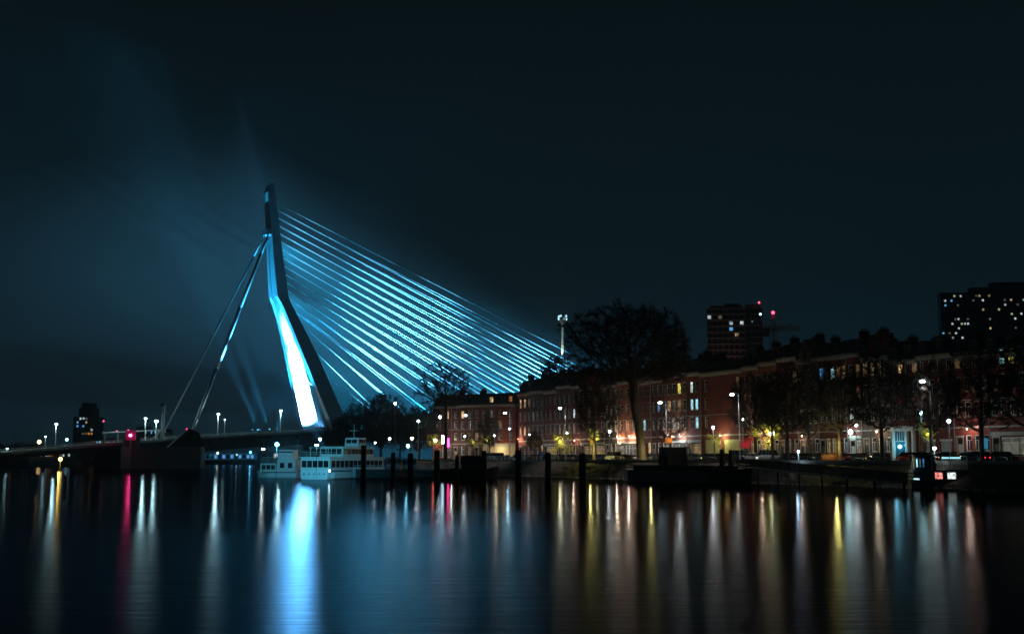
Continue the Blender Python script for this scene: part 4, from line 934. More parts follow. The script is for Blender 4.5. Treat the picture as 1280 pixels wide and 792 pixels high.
# bushes and dry plants on the quay edge
def bush(label, px, t, r, h_, col, n_=260):
    rr = random.Random(int(px)); o = st(sx(px, t), t); tv, tf = [], []
    for k in range(n_):
        a = rr.uniform(0, 2 * pi); q = r * sqrt(rr.random()); b = Vector((q * cos(a), q * sin(a) * .7, 0)); d = Vector((rr.gauss(0, .3), rr.gauss(0, .3), 1)).normalized(); L = h_ * rr.uniform(.4, 1); s_ = d.orthogonal().normalized() * .05; i = len(tv)
        tv += [b - s_, b + s_, b + d * L]; tf.append((i, i + 1, i + 2))
    m = MB(); m._add(tv, tf); b = m.build('grass_tuft', mat('plant_%s' % col[0], col[1], .9)); b.location = o; tag(b, label, 'plant', 'tufts on the quay edge')
bush('rusty dry grass tuft beside the red car on the quay', 1039, -21.5, 1.6, 1.6, ('rust', (.25, .10, .05)), 420)
bush('green bush on the quay edge right of the great tree', 833, -22.2, .8, .9, ('green', (.06, .08, .02)))
bush('green bush on the quay edge left of the great tree', 787, -22.2, .7, .8, ('green', (.06, .08, .02)))
bush('yellowish weed tuft by the closed parasol', 664, -22.2, 1.1, 1.2, ('yellow', (.16, .14, .03)))
# quay guard rail
for a_, b_, lab in ((600, 700, 'low guard rail on the quay edge left of the lit tree trunk'), (806, 860, 'low guard rail on the quay edge right of the great tree')):
    s0, s1 = sx(a_, -22), sx(b_, -22); T = thing('guard_rail', lab, 'railing', st(s0, -22.0, ZS + .11), SROT); m = MB(); N_ = int((s1 - s0) / 2.5)
    for i in range(N_ + 1): MB().box(i * 2.5 - .05, i * 2.5 + .05, -.05, .05, 0, 1).build('post', M_rail, T)
    for z in (.55, .98): MB().tube((0, 0, z), (N_ * 2.5, 0, z), .045, n=5).build('rail', M_rail, T)

# ------------------------------------------------------------------ mooring piles
M_wood = mat('tarred_timber', (0.03, 0.027, 0.025), 0.9, var=0.4, scale=2, bump=0.5)
pil = cached('pile', lambda: MB().loft([[(r * cos(2 * pi * i / 12), r * sin(2 * pi * i / 12), z) for i in range(12)] for z, r in ((-1, .62), (3, .60), (5.2, .56), (5.35, .5))]).mesh('shaft', M_wood, False))
cap = cached('cap', lambda: MB().tube((0, 0, 5.35), (0, 0, 5.75), .66, .42, 12).mesh('cap', mat('pile_cap', (.06, .06, .06), .6)))
for i, (px, Y, top, k, lab) in enumerate(((454, 228, 556, 0.85, 'dark mooring pile just right of the passenger ship'), (491, 236, 565, 0.77, 'dark mooring pile under the left tree mass, near the small lamp'), (513, 234, 566, 0.94, 'dark mooring pile by the bright cyan lamp'),
    (546, 226, 562, 0.94, 'dark mooring pile below the round yellow-lit tree'), (605, 244, 563, 0.98, 'dark mooring pile before the pale columned house'), (648, 234, 562, 1.06, 'broad mooring pile at the brown corner block'),
    (685, 226, 565, 0.98, 'dark mooring pile below the closed parasol'), (728, 220, 566, 1.10, 'thick mooring pile left of the lit tree trunk'), (903, 218, 561, 0.77, 'mooring pile before the yellow shutters, left of a pair'), (914, 216, 562, 0.68, 'mooring pile before the yellow shutters, right of a pair'), (571, 238, 568, 0.68, 'low mooring pile between the dark barges'))):
    p = at(px, 600, Y); p.z = 0; T = thing('mooring_pile', lab, 'mooring pile', p, i * .7, 'timber mooring piles in the river')
    sc = (at(px, top, Y).z) / 5.75; inst('shaft', pil, T, scale=(k, k, sc)); inst('cap', cap, T, scale=(k, k, sc))

# ------------------------------------------------------------------ boats
M_hullw = mat('white_hull', (0.62, 0.64, 0.66), 0.35, var=0.08, scale=.4); M_hullk = mat('black_hull', (0.006, 0.006, 0.006), 0.45); M_deckm = mat('ship_deck', (0.12, 0.12, 0.12), .8); M_super = mat('cream_superstructure', (0.58, 0.58, 0.56), .45)
def hull(L, B, z0, z1, bow=.3, stern=.06, sheer=.5, n=16):
    rings = []
    for i in range(n + 1):
        f = i / n; x = -L / 2 + f * L; k = min(1, ((1 - f) / bow)) ** .6 if f > 1 - bow else (min(1, .86 + f / stern * .14) if f < stern else 1); k = max(k, .03)
        up = sheer * max(0, (f - .7) / .3) ** 2 + .15 * max(0, (.2 - f) / .2) ** 2; b = B / 2 * k
        rings.append([(x, -b * .8, z0), (x, -b, z0 + .7), (x + (.4 * f if f > .9 else 0), -b * 1.02, z1 + up), (x + (.4 * f if f > .9 else 0), b * 1.02, z1 + up), (x, b, z0 + .7), (x, b * .8, z0)])
    return MB().loft(rings)
def cabin(T, name, x0, x1, hw, z0, z1, mt, taper=.0):
    m = MB(); m.loft([[(x0, -hw, z0), (x1, -hw, z0), (x1, hw, z0), (x0, hw, z0)], [(x0 + taper, -hw + taper * .4, z1), (x1 - taper, -hw + taper * .4, z1), (x1 - taper, hw - taper * .4, z1), (x0 + taper, hw - taper * .4, z1)]])
    return m.build(name, mt, T)
def cab_windows(par, x0, x1, n, hw, z0, z1, both=True, gap=.25, lit=None, endx=None):
    for i in range(n):
        a = x0 + (x1 - x0) * i / n + gap / 2; b = x0 + (x1 - x0) * (i + 1) / n - gap / 2
        for sg in ((1, -1) if both else (1,)): MB().box(a, b, min(sg * hw, sg * (hw + .03)), max(sg * hw, sg * (hw + .03)), z0, z1).build('window', LITC[lit] if lit and rc.random() < .4 else M_glassd, par)
    if endx is not None:
        k = max(1, int(hw * 2 / 1.3)); 
        for i in range(k):
            a = -hw + .25 + (2 * hw - .5) * i / k; b = -hw + .25 + (2 * hw - .5) * (i + 1) / k
            MB().box(endx - .03, endx, a + .1, b - .1, z0, z1).build('window', M_glassd, par)
def railing_xy(T, pts, h=1.0, step=1.6, mt=None):
    m = MB()
    for a, b in zip(pts, pts[1:]):
        a, b = Vector(a), Vector(b); n = max(1, int((b - a).length / step))
        for i in range(n + 1): p = a.lerp(b, i / n); m.tube(p, p + Vector((0, 0, h)), .025, n=4)
        for k in (.5, 1): m.tube(a + Vector((0, 0, h * k)), b + Vector((0, 0, h * k)), .025, n=4)
    return m.build('railing', mt or M_rail, T)
# passenger ship: stern corner at photo (412, 599), side running away to the right
c0 = onz(412, 599, 0); sd = (onz(364, 597.3, 0) - c0); sternw = sd.length; hd = (onz(452, 597.6, 0) - c0).normalized()
ang = radians(63); L = 27; Bm = 8.0
T = thing('passenger_ship', 'larger white two-deck passenger ship moored with its blue-lit stern towards the bridge', 'ship', (0, 0, 0), 0)
hv = Vector((cos(ang), sin(ang), 0)); pv = Vector((-sin(ang), cos(ang), 0))
T.location = c0 + hv * L / 2 + pv * (Bm / 2); T.rotation_euler = (0, 0, ang)
hull(L, Bm, -.4, 1.8, .32, .02, .8).build('hull', M_hullw, T)
MB().box(-L / 2 + .1, L * .3, -Bm / 2 - .09, Bm / 2 + .09, 1.62, 1.86).build('rubbing_strake', mat('strake', (.03, .04, .05), .5), T)
c1 = cabin(T, 'main_cabin', -L / 2 + .3, L * .27, Bm / 2 - .25, 1.86, 4.5, M_super, .08); cab_windows(c1, -L / 2 + .8, L * .25, 12, Bm / 2 - .25, 2.5, 3.9, gap=.3, endx=-L / 2 + .3)
MB().box(-L / 2 - .2, L * .3, -Bm / 2, Bm / 2, 4.503, 4.7).build('upper_deck', M_super, T)
c2 = cabin(T, 'saloon', -L / 2 + 6, L * .16, Bm / 2 - 1, 4.7, 6.9, M_super, .2); cab_windows(c2, -L / 2 + 6.4, L * .15, 8, Bm / 2 - 1, 5.3, 6.4, gap=.3, endx=-L / 2 + 6)
c3 = cabin(T, 'wheelhouse', L * .0, L * .12, 1.8, 6.9, 8.9, M_super, .2); cab_windows(c3, L * .01, L * .11, 3, 1.75, 7.7, 8.5, gap=.15, endx=L * .0 + .1)
railing_xy(T, [(-L / 2 + 6, -Bm / 2 + .1, 4.7), (-L / 2, -Bm / 2 + .1, 4.7), (-L / 2, Bm / 2 - .1, 4.7), (-L / 2 + 6, Bm / 2 - .1, 4.7)])
MB().tube((1, 0, 8.9), (1, 0, 12), .07, .04, 6).box(.6, 1.4, -.9, .9, 10.4, 10.5).build('mast', M_super, T)
for y in (-2.6, -1.3, 0, 1.3, 2.6): MB().tube((-L / 2 - .03, y, 1.1), (-L / 2 + .1, y, 1.1), .17, n=8).build('porthole', M_glassd, T)
MB().box(-L / 2 + 1.5, -L / 2 + 4.5, -2.5, 2.5, 6.6, 6.72).tube((-L / 2 + 1.7, -2.3, 4.7), (-L / 2 + 1.7, -2.3, 6.6), .05, n=5).tube((-L / 2 + 1.7, 2.3, 4.7), (-L / 2 + 1.7, 2.3, 6.6), .05, n=5).build('awning_frame', M_super, T)
# second ship: smaller, left
cB = onz(345, 597, 0); T = thing('tour_boat', 'smaller white tour boat with bright cyan-lit wheelhouse, leftmost of the two ships', 'boat', cB + Vector((0, 3.2, 0)), radians(172))
L2 = 9.6
hull(L2, 4.6, -.4, 1.3, .3, .05, .35).build('hull', M_hullw, T)
MB().box(-L2 / 2 + .1, L2 * .3, -2.42, 2.42, 1.12, 1.34).build('rubbing_strake', mat('strake', (.03, .04, .05), .5), T)
c1 = cabin(T, 'fore_cabin', -.2, 3.9, 1.95, 1.34, 3.3, M_super, .2); cab_windows(c1, .2, 3.5, 3, 1.9, 1.9, 2.9, gap=.2)
c1 = cabin(T, 'aft_cabin', -L2 / 2 + .2, -.2, 2.15, 1.34, 4.1, M_hullw, .05); cab_windows(c1, -L2 / 2 + .5, -.5, 2, 2.15, 2.2, 3.4, gap=.9)
c2 = cabin(T, 'wheelhouse', -3.9, -.4, 1.8, 4.1, 6.2, M_hullw, .1); cab_windows(c2, -3.8, -.5, 5, 1.74, 5.35, 6.0, gap=.06, endx=None)
MB().box(-4.3, 0, -2.1, 2.1, 6.203, 6.35).build('roof', M_super, T)
MB().tube((-4.2, 0, 4.1), (-4.2, 0, 8.0), .06, .04, 6).box(-4.9, -3.4, -.05, .05, 7.2, 7.3).build('mast', M_hullw, T)
railing_xy(T, [(-.2, 1.9, 3.3), (3.6, 1.9, 3.3), (3.6, -1.9, 3.3)], .9)
MB().box(.3, 3.4, -1.7, 1.7, 4.6, 4.7).tube((.4, 1.6, 3.3), (.4, 1.6, 4.6), .05, n=5).tube((3.3, 1.6, 3.3), (3.3, 1.6, 4.6), .05, n=5).tube((3.3, -1.6, 3.3), (3.3, -1.6, 4.6), .05, n=5).build('canopy', M_super, T)
bl_ = at(346, 555, 224); BLt = thing('deck_lamp', 'bright blue-white lamp on an added mast in front of the tour boat', 'lamp', (bl_.x, bl_.y, 0))
MB().tube((0, 0, .0), (0, 0, bl_.z - .3), .05, n=6).build('pole', M_hullk, BLt); MB().ball((0, 0, bl_.z), .4, n=10).build('lens', emit('cyan_hot', (.15, .65, 1), 9), BLt)
spot('boat_fill_light', at(350, 557, 223), at(352, 581, 233), 30000, (.10, .66, 1.0), 100, .7, .3)  # added spot that brightens the tour boat's near side
for px, py, Y, c_, nm, lab, w_ in ((329, 561, 262, (.9, 1, .95), 'deck_lamp', 'white lamp above the fore deck of the tour boat', 500), (396, 556, 227, (.25, .8, 1), 'deck_lamp', 'cyan-white lamp on an added pole, lighting the passenger ship stern', 14000), (412, 588, 235, (.6, .9, 1), 'deck_lamp', 'small white lamp at the stern corner of the passenger ship', 60)):
    c = at(px, py, Y); g = thing(nm, lab, 'lamp', (c.x, c.y, 0)); MB().tube((0, 0, 1 if py < 580 else .2), (0, 0, c.z - .2), .04, n=6).build('pole', M_hullk, g); MB().box(-.3, .3, -.2, .2, c.z - .16, c.z + .16).build('lens', lens_mat(c_, 14), g) if py < 580 else MB().ball((0, 0, c.z), .2, n=8).build('lens', lens_mat(c_, 14), g)
    (spot('lamp_light', c + Vector((0, -.9, -.4)), onz(388, 593, 1), w_ * .16, c_, 110, .6, .2) if w_ > 1000 else point('lamp_light', c + Vector((0, -.6, -.4)), w_, c_, .2))  # stern lamp stands forward of the ship to brighten its stern

def barge(label, px0, px1, t, top, cab=None, group='dark barges moored at the quay', mtl=M_hullk, B=6.0):
    s0, s1 = sx(px0, t, 1), sx(px1, t, 1); L = abs(s1 - s0); o = st((s0 + s1) / 2, t, 0)
    T = thing('moored_barge', label, 'barge', o, SROT, group); hull(L, B, -.5, top, .16, .05, .5).build('hull', mtl, T)
    MB().box(-L * .42, L * .3, -B * .38, B * .38, top + .003, top + .9).build('hatch_cover', mat('dark_hatch', (.01, .01, .011), .8), T)
    railing_xy(T, [(-L * .45, -B / 2 + .1, top), (L * .36, -B / 2 + .1, top)], .9, 2.2, mat('dark_rail', (.06, .06, .06), .6))
    if cab:
        x, w_, z = cab; c_ = cabin(T, 'wheelhouse', x * L - w_ / 2, x * L + w_ / 2, B * .3, top + .003, z, mat('dark_paint', (.012, .012, .013), .6), .1); cab_windows(c_, x * L - w_ / 2 + .1, x * L + w_ / 2 - .1, 3, B * .3, z - 1.3, z - .4, gap=.12, endx=x * L - w_ / 2)
        MB().box(x * L - w_ / 2 - .2, x * L + w_ / 2 + .2, -B * .36, B * .36, z + .003, z + .12).build('roof', M_hullk, T)
    MB().tube((L * .38, 0, top), (L * .38, 0, top + 3.6), .07, .04, 6).build('mast', M_lampbody, T)
    return T
barge('long black barge with boxy wheelhouse right of the great tree', 797, 938, -37, 2.2, (-.15, 3.2, 6.3), B=7)
for px, Y, ln, top, cb, a, lab in ((476, 262, 13, 2.0, (.2, 3, 4.6), .25, 'dark moored workboat right of the passenger ship'), (528, 265, 14, 1.9, (-.2, 3, 4.4), .1, 'dark moored boat before the round yellow-lit tree'), (582, 252, 13, 2.2, (.1, 4.6, 4.9), .0, 'dark moored boat with a wide windowed deckhouse')):
    p = at(px, 590, Y); p.z = 0; T = thing('moored_boat', lab, 'boat', p, a, 'dark boats moored left of the quay'); hull(ln, 4.2, -.4, top, .25, .06, .6).build('hull', M_hullk, T)
    x, w_, z = cb; dc = cabin(T, 'deckhouse', x * ln - w_ / 2, x * ln + w_ / 2, 1.5, top, z, mat('dull_red_paint', (.08, .03, .03), .5), .1); cab_windows(dc, x * ln - w_ / 2 + .1, x * ln + w_ / 2 - .1, 4, 1.47, z - 1.25, z - .4, gap=.14)
    railing_xy(T, [(-ln * .45, -1.9, top), (ln * .3, -1.9, top)], .9, 1.8); MB().tube((-ln * .3, 0, top), (-ln * .3, 0, top + 4), .06, .03, 6).build('mast', M_lampbody, T)

# jetty walkway with guard rail, sloping down towards the houseboat
a = at(930, 583, 214); b = at(1142, 604, 160); a.z = 2.95; b.z = 1.1; d = b - a; LJ = Vector((d.x, d.y, 0)).length; slope = d.z / LJ
T = thing('jetty', 'long sloping timber jetty with slatted guard rail running to the houseboat', 'jetty', a, atan2(d.y, d.x))
M_plank = mat('weathered_planks', (0.48, 0.47, 0.44), .85, var=.3, scale=1.2); npl = int(LJ / .62)
pm_ = MB().box(0, .58, -2.4, 1.1, -.08, 0).mesh('plank', M_plank)
for i in range(npl): inst('plank', pm_, T, (i * .62, 0, i * .62 * slope))
M_jr = mat('jetty_rail_timber', (0.10, 0.095, 0.09), .85)
for side in (-1.1, 1.1):
    N_ = int(LJ / 3.4)
    for i in range(N_ + 1): x = i * LJ / N_; MB().box(x - .11, x + .11, side - .08, side + .08, x * slope - .3, x * slope + 1.25).build('post', M_jr, T)
    for zz in (.18, .62, 1.05): MB().loft([[(0, side - .03, zz), (0, side + .03, zz), (0, side + .03, zz + .2), (0, side - .03, zz + .2)], [(LJ, side - .03, zz + LJ * slope), (LJ, side + .03, zz + LJ * slope), (LJ, side + .03, zz + .2 + LJ * slope), (LJ, side - .03, zz + .2 + LJ * slope)]]).build('rail', M_jr, T)
for i in range(7): x = (i + .5) * LJ / 7; MB().tube((x, .9, -3.6 - x * 0), (x, .9, x * slope - .08), .16, n=8).build('pile', M_wood, T)

# houseboat
o = onz(1214, 611, 0); T = thing('houseboat', 'dark houseboat with one stained and one white lit window at the right edge', 'houseboat', o + Vector((0, 2.6, 0)), radians(-8))
LH = 15.5; hull(LH, 5.2, -.5, 1.0, .1, .1, .2).build('hull', mat('slate_hull', (.05, .06, .07), .5), T)
x0 = -LH / 2
dh = cabin(T, 'deckhouse', x0 + .3, LH / 2 - .4, 2.3, 1.0, 2.7, mat('grey_blue_paint', (.11, .14, .17), .5, var=.2, scale=.6), .05)
M_st1 = emit('stained_window', (1.0, .26, .22), 1.3, pattern=3.2); M_wl = emit('white_curtained_window', (.9, 1, .95), 1.0, pattern=3.0)
for x, w_, mt_ in ((x0 + 3.3, 1.0, M_st1), (x0 + 5.0, 1.15, M_wl), (x0 + 7.4, 1.4, M_glassd), (x0 + 9.6, 1.4, M_glassd), (x0 + 11.8, 1.4, M_glassd)):
    f = MB().box(x - .08, x + w_ + .08, -2.34, -2.29, 1.35, 2.42).build('window', mat('grey_frame', (.2, .22, .24), .5), T); MB().box(x, x + w_, -2.37, -2.342, 1.43, 2.34).build('pane', mt_, f)
MB().box(x0 + .3, x0 + 1.1, -2.36, -2.31, 1.1, 1.55).build('lit_panel', emit('pale_panel', (.6, .95, 1), 1.0), T)
wh_ = cabin(T, 'wheelhouse', x0 + .7, x0 + 3.6, 1.6, 2.7, 4.7, mat('grey_blue_paint', (.11, .14, .17), .5), .12)
for x, c_ in ((x0 + .9, 'cyan'), (x0 + 1.35, 'dimw'), (x0 + 1.8, 'blue'), (x0 + 2.6, None)): MB().box(x, x + (.16 if c_ else .5), -1.63, -1.575, 3.1, 4.3).build('window', LITC[c_] if c_ else M_glassd, wh_)
cn = MB().box(x0 + .4, LH / 2, -2.2, 2.2, 4.75, 4.9).build('canopy', mat('dark_canopy', (.05, .05, .055), .6), T)
MB().box(x0 + 4.4, x0 + 7.0, -1.9, -1.86, 4.3, 4.55).build('lit_strip', emit('strip_light', (.4, .9, 1), 1.0), T)
m = MB()
for i in range(7): x = x0 + .6 + i * 2.4; m.tube((x, -2.1, 2.7), (x, -2.1, 4.75), .05, n=5); m.tube((x, 2.1, 2.7), (x, 2.1, 4.75), .05, n=5)
m.build('canopy_post', M_rail, T)
railing_xy(T, [(x0 + 3.8, -2.2, 2.7), (LH / 2 - .4, -2.2, 2.7)], .95, 1.5, mat('dark_rail', (.06, .06, .06), .6))
MB().tube((x0 + 6, 0, 4.9), (x0 + 9.5, 0, 5.5), .06, n=5).tube((x0 + 6, 0, 2.7), (x0 + 6, 0, 7.6), .07, n=6).build('mast', M_rail, T)
point('houseboat_light', T.matrix_basis @ Vector((x0 - .6, -2.6, 3.3)), 60, (.25, .7, 1), .2)

# ------------------------------------------------------------------ distant towers, Y metres from the camera
LT = {'w': emit('far_white', (.8, .95, 1), .55, pattern=.35), 'y': emit('far_warm', (1, .75, .35), .45, pattern=.35), 'b': emit('far_blue', (.12, .5, 1), .75), 'd': emit('far_dim', (.8, .6, .4), .12), 'g': emit('far_green', (.7, .85, .4), .5), 'o': emit('far_orange', (1, .4, .1), .5)}
def tower(label, px0, px1, ytop, Y, depth, rz, wallm, bandm, fh, ncol, litp, lits=(), bands=True, name='apartment_tower', seed=1, steps=(), group=None, wfrac=.55):
    a = at(px0, ytop, Y); b = at(px1, ytop, Y); W = b.x - a.x; Ht = a.z - ZS + .2; c = Vector(((a.x + b.x) / 2, Y + depth / 2, ZS - .1))
    T = thing(name, label, 'tower block', c, rz, group); MB().box(-W / 2, W / 2, -depth / 2, depth / 2, 0, Ht).build('wall', wallm, T); rr = random.Random(seed)
    nf = int(Ht / fh); cw = W / ncol
    for s0, s1, hh in steps: MB().box(-W / 2 + s0 * W, -W / 2 + s1 * W, -depth * .4, depth * .4, Ht, Ht + hh).build('roof_storey', wallm, T)
    wm = cached(('tw', round(cw, 2), fh), lambda: MB().box(0, cw * .62, -.06, .0, 0, fh * wfrac).mesh('window', M_glassd)); mm = {}
    for f in range(nf):
        z = Ht - (f + 1) * fh
        if z < 0: break
        if bands: MB().box(-W / 2 - .3, W / 2 + .3, -depth / 2 - 1.1, -depth / 2 - .003, z + fh - .42, z + fh - .12).build('balcony_slab', bandm, T)
        for c_ in range(ncol):
            x = -W / 2 + c_ * cw + cw * .15; P = T.matrix_basis @ Vector((x, -depth / 2, z + fh * .4)); u, v = proj(P)
            if v > 470 and Y < 900: continue
            k = None
            for (lx, ly, tx, ty, cc) in lits:
                if abs(u - lx) < tx and abs(v - ly) < ty: k = cc
            if k is None and rr.random() < litp: k = rr.choice('wwydddbg')
            key = k or '-'
            if key not in mm:
                me = wm.copy(); me.materials[0] = LT[k] if k else M_glassd; mm[key] = me
            inst('window', mm[key], T, (x, -depth / 2 - .01, z + fh * .18))
    return T
M_tw1 = mat('brown_tower_panel', (0.14, 0.10, 0.085), .8, var=.1, scale=.05); M_tw2 = mat('dark_tower_panel', (0.05, 0.055, 0.06), .8); M_band = mat('pale_band', (0.30, 0.24, 0.21), .7)
T = tower('mid-rise tower with brown balcony bands and a bright top window row, left of the crane', 884, 931, 385, 600, 8, -.06, M_tw1, M_band, 3.0, 7, .02,
      lits=((887, 397, 4, 2, 'w'), (897, 396, 2, 2, 'd'), (913, 404, 5, 2.2, 'w'), (925, 404, 3, 2.2, 'w'), (911, 410, 3, 2, 'b'), (918, 420, 4, 2, 'y'), (889, 449, 5, 2, 'w'), (898, 449, 2, 2, 'w'), (907, 429, 3, 2, 'd')), steps=((.1, .95, 1.2), (.5, .9, 2.2)), seed=4)
T = tower('darker tower with pale balcony edges joined right of the brown banded tower', 931.5, 953, 384, 606, 8, -.06, M_tw2, mat('grey_band', (.24, .25, .26), .7), 3.0, 3, .0, seed=5, steps=((.1, .9, 1.5),))
T = tower('large dark tower block with scattered lit windows at the right edge', 1178, 1292, 366, 700, 8, -.1, M_tw2, M_tw1, 2.75, 30, .10,
      lits=((1206, 365, 4, 2, 'w'), (1227, 364, 3, 2, 'y'), (1221, 371, 3, 2, 'y'), (1262, 355, 5, 2, 'w'), (1262, 366, 5, 2, 'w'), (1242, 383, 4, 2, 'b'), (1207, 395, 4, 2, 'b'), (1194, 397, 3, 2, 'w'), (1208, 405, 3, 2, 'w'), (1222, 407, 4, 2, 'b'), (1193, 417, 3, 2, 'w'), (1180, 417, 2, 3, 'b'), (1208, 425, 3, 2, 'w'), (1279, 375, 3, 2, 'w'), (1279, 366, 3, 2, 'w')),
      bands=False, steps=((.0, .33, .5), (.33, .55, 3.4), (.55, 1, 6.2)), seed=9, wfrac=.42)
q = at(905, 420, 572); T = thing('fill_mast', 'added light mast, unseen behind the roofs, lighting the banded tower', 'light mast', (q.x, q.y, ZS))
MB().tube((0, 0, 0), (0, 0, 24), .3, .15, 8).build('pole', M_pole, T); MB().box(-1, 1, -.3, .3, 24, 24.5).build('lamp_head', M_lampbody, T); point('mast_fill_light', (q.x, q.y, ZS + 25.2), 26000, (1, .62, .5), .5)  # unseen mast and warm light, added to brighten the banded tower
# left tower on the far bank
T = tower('stepped dark tower with lit windows alone on the left skyline', 92, 121, 520.5, 1000, 18, 0, M_tw2, M_tw1, 3.1, 8, .16, lits=((112, 520, 4, 3, 'w'), (114, 536, 3, 2.5, 'w'), (106, 525, 4, 2, 'w'), (104, 531, 2, 2, 'b'), (97, 531, 1.5, 4, 'b'), (112, 543, 3, 1.5, 'o'), (105, 542, 3, 1.5, 'd')), bands=False, steps=((.18, .82, 7.5), (.3, .7, 11.5)), seed=2)
rl = emit('red_beacon', (1, .05, .12), 6)
tp_ = at(107, 509, 1000)
for i, x in enumerate((102.5, 110)): q = at(x, 508, 1000); MB().tube((q.x - T.location.x, 0, q.z - ZS), (q.x - T.location.x, 0, q.z - ZS + 9), .3, .15, 5).build('antenna', M_lampbody, T)
# slim observation tower with lit head
T = thing('observation_tower', 'very tall slim observation tower with glowing white head, left of the great tree', 'tower', at(704, 573, 1300) * 1.0); T.location.z = ZS
zt = at(704, 394, 1300).z - ZS; zp = at(704, 455, 1300).z - ZS
MB().tube((0, 0, 0), (0, 0, zp), 4.5, 4.0, 14).build('shaft', M_steel, T); MB().tube((0, 0, zp - 9), (0, 0, zp - 4), 7, 15, 16).tube((0, 0, zp - 4), (0, 0, zp), 15, 13, 16).build('platform', M_steel_dk, T)
MB().tube((0, 0, zp), (0, 0, zt - 10), 1.9, 1.1, 12).build('upper_shaft', mat('pale_shaft', (.6, .6, .58), .6), T); hd_ = MB().tube((0, 0, zt - 10), (0, 0, zt - 5), 1.4, 4, 12).tube((0, 0, zt - 5), (0, 0, zt), 4, 2.5, 12).build('head', M_steel_dk, T)
le = emit('tower_head_light', (.45, .85, 1), 1.8)
for i in range(8): a_ = i * pi / 4 + .3; MB().ball((4.4 * cos(a_), 4.4 * sin(a_), zt - 4 + 3 * (i % 2)), 1.1, 1.1, 1.4, 8, 5).build('head_light', le, hd_)
for i, (x, z) in enumerate(((-9, 3), (8, 2), (-5, -6), (11, -5), (4, 5))): MB().ball((x, -13, zp + z - 3), 1.2, n=8).build('platform_light', emit('dim_cyan', (.3, .7, .9), .9), T)
spot('tower_uplight', T.location + Vector((-3, -7, zp + 1)), T.location + Vector((0, 0, zp + 40)), 0.9e5, (.8, 1, .85), 50, .8, .5); spot('tower_downlight', T.location + Vector((0, -9, zt)), T.location + Vector((0, 0, zt - 40)), 0.6e4, (.5, .9, 1), 50, .8, .5)
# tower crane
def lattice(m, a, b, r, n=12):
    a, b = Vector(a), Vector(b); d = (b - a).normalized(); u = d.orthogonal().normalized(); v = d.cross(u)
    cs = [(u + v) * r, (u - v) * r, (-u - v) * r, (-u + v) * r]
    for c in cs: m.tube(a + c, b + c, r * .16, n=4)
    for i in range(n):
        p, q = a.lerp(b, i / n), a.lerp(b, (i + 1) / n)
        for k in range(4): m.tube(p + cs[k], q + cs[(k + 1) % 4], r * .11, n=3)
M_crane = mat('crane_paint', (.5, .3, .22), .6)
def crane(label, px, ytop, yj, pxl, pxr, Y, w=1.0, red=True):
    o = at(px, 573, Y); o.z = ZS; T = thing('tower_crane', label, 'crane', o, 0); Z = lambda y: at(px, y, Y).z - ZS; X = lambda x: at(x, 573, Y).x - o.x
    m = MB(); lattice(m, (0, 0, 0), (0, 0, Z(yj)), w, 26); m.build('mast', M_crane, T); m = MB(); lattice(m, (0, 0, Z(yj)), (X(pxr), 0, Z(yj)), w * .7, 16); m.build('jib', M_crane, T)
    m = MB(); lattice(m, (0, 0, Z(yj)), (X(pxl), 0, Z(yj)), w * .7, 8); m.build('counter_jib', M_crane, T); MB().box(X(pxl), X(pxl) + 3 * w, -w, w, Z(yj) - 3 * w, Z(yj)).build('counterweight', M_conc, T)
    m = MB(); lattice(m, (0, 0, Z(yj)), (0, 0, Z(ytop)), w * .6, 6); m.tube((0, 0, Z(ytop)), (X(pxr) * .7, 0, Z(yj) + w), .12 * w, n=3); m.tube((0, 0, Z(ytop)), (X(pxl) * .8, 0, Z(yj) + w), .12 * w, n=3); m.build('tie_frame', M_crane, T)
    if red: MB().ball((0, 0, Z(ytop) + w), w * .6, n=8).build('beacon', rl, T)
crane('tower crane with red beacon right of the banded tower', 971, 394, 410, 954, 1005, 640, 1.5)
def mast(label, px, ytop, ybase, Y, r=.25, col=None, lr=1.0, k=6, nm='beacon_mast'):
    lr *= .7
    o = at(px, ybase, Y); T = thing(nm, label, 'mast', o, 0); hh = at(px, ytop, Y).z - o.z; MB().tube((0, 0, 0), (0, 0, hh), r, r * .7, 6).build('pole', M_pole, T)
    if col: MB().ball((0, 0, hh), lr, n=8).build('beacon', emit('beacon_%d%d%d' % tuple(int(c * 9) for c in col), col, k), T)
    return T
mast('thin roof mast with red beacon on the dark joined tower', 949, 378, 386, 605, .15, (1, .05, .12), .75)
mast('thin roof mast with white beacon on the dark joined tower', 950.5, 392.5, 397, 590, .15, (.4, .9, 1), .8)
mast('flagpole on the roof with stepped parapet', 1096, 399, 428, 238, .06)
mast('distant crane mast with red beacon right of the left tower', 128, 526, 562, 980, .5, (1, .1, .3), 1.0, 3); mast('far mast with pink beacon left of the magenta lamp', 145, 538.5, 562, 960, .4, (1, .1, .25), .9, 3)
mast('far mast with pink beacon above the magenta lamp', 159.5, 537.5, 562, 960, .4, (1, .1, .3), .9, 3); mast('red tipped mast left of the pier anchor', 233, 536, 552, 900, .5, (1, .05, .12), .8, 2)
mast('dark leaning crane arm above the bascule pier', 8, 545, 562, 900, .4); mast('thin dark mast at the left skyline', 16, 540, 562, 900, .4)
# stepped parapet block
pr_ = thing('parapet', 'stepped roof parapet block with flagpole on the dark brick house', 'parapet', st(hpos(1086), .4, ZS + 20.3), SROT); wP = hpos(1114) - hpos(1086)
MB().box(0, wP, 0, 2, 0, 2.6).box(wP * .1, wP * .3, .1, 1.9, 2.6, 3.6).box(wP * .42, wP * .58, .1, 1.9, 2.6, 3.9).box(wP * .7, wP * .9, .1, 1.9, 2.6, 3.6).build('block', BR[2], pr_)

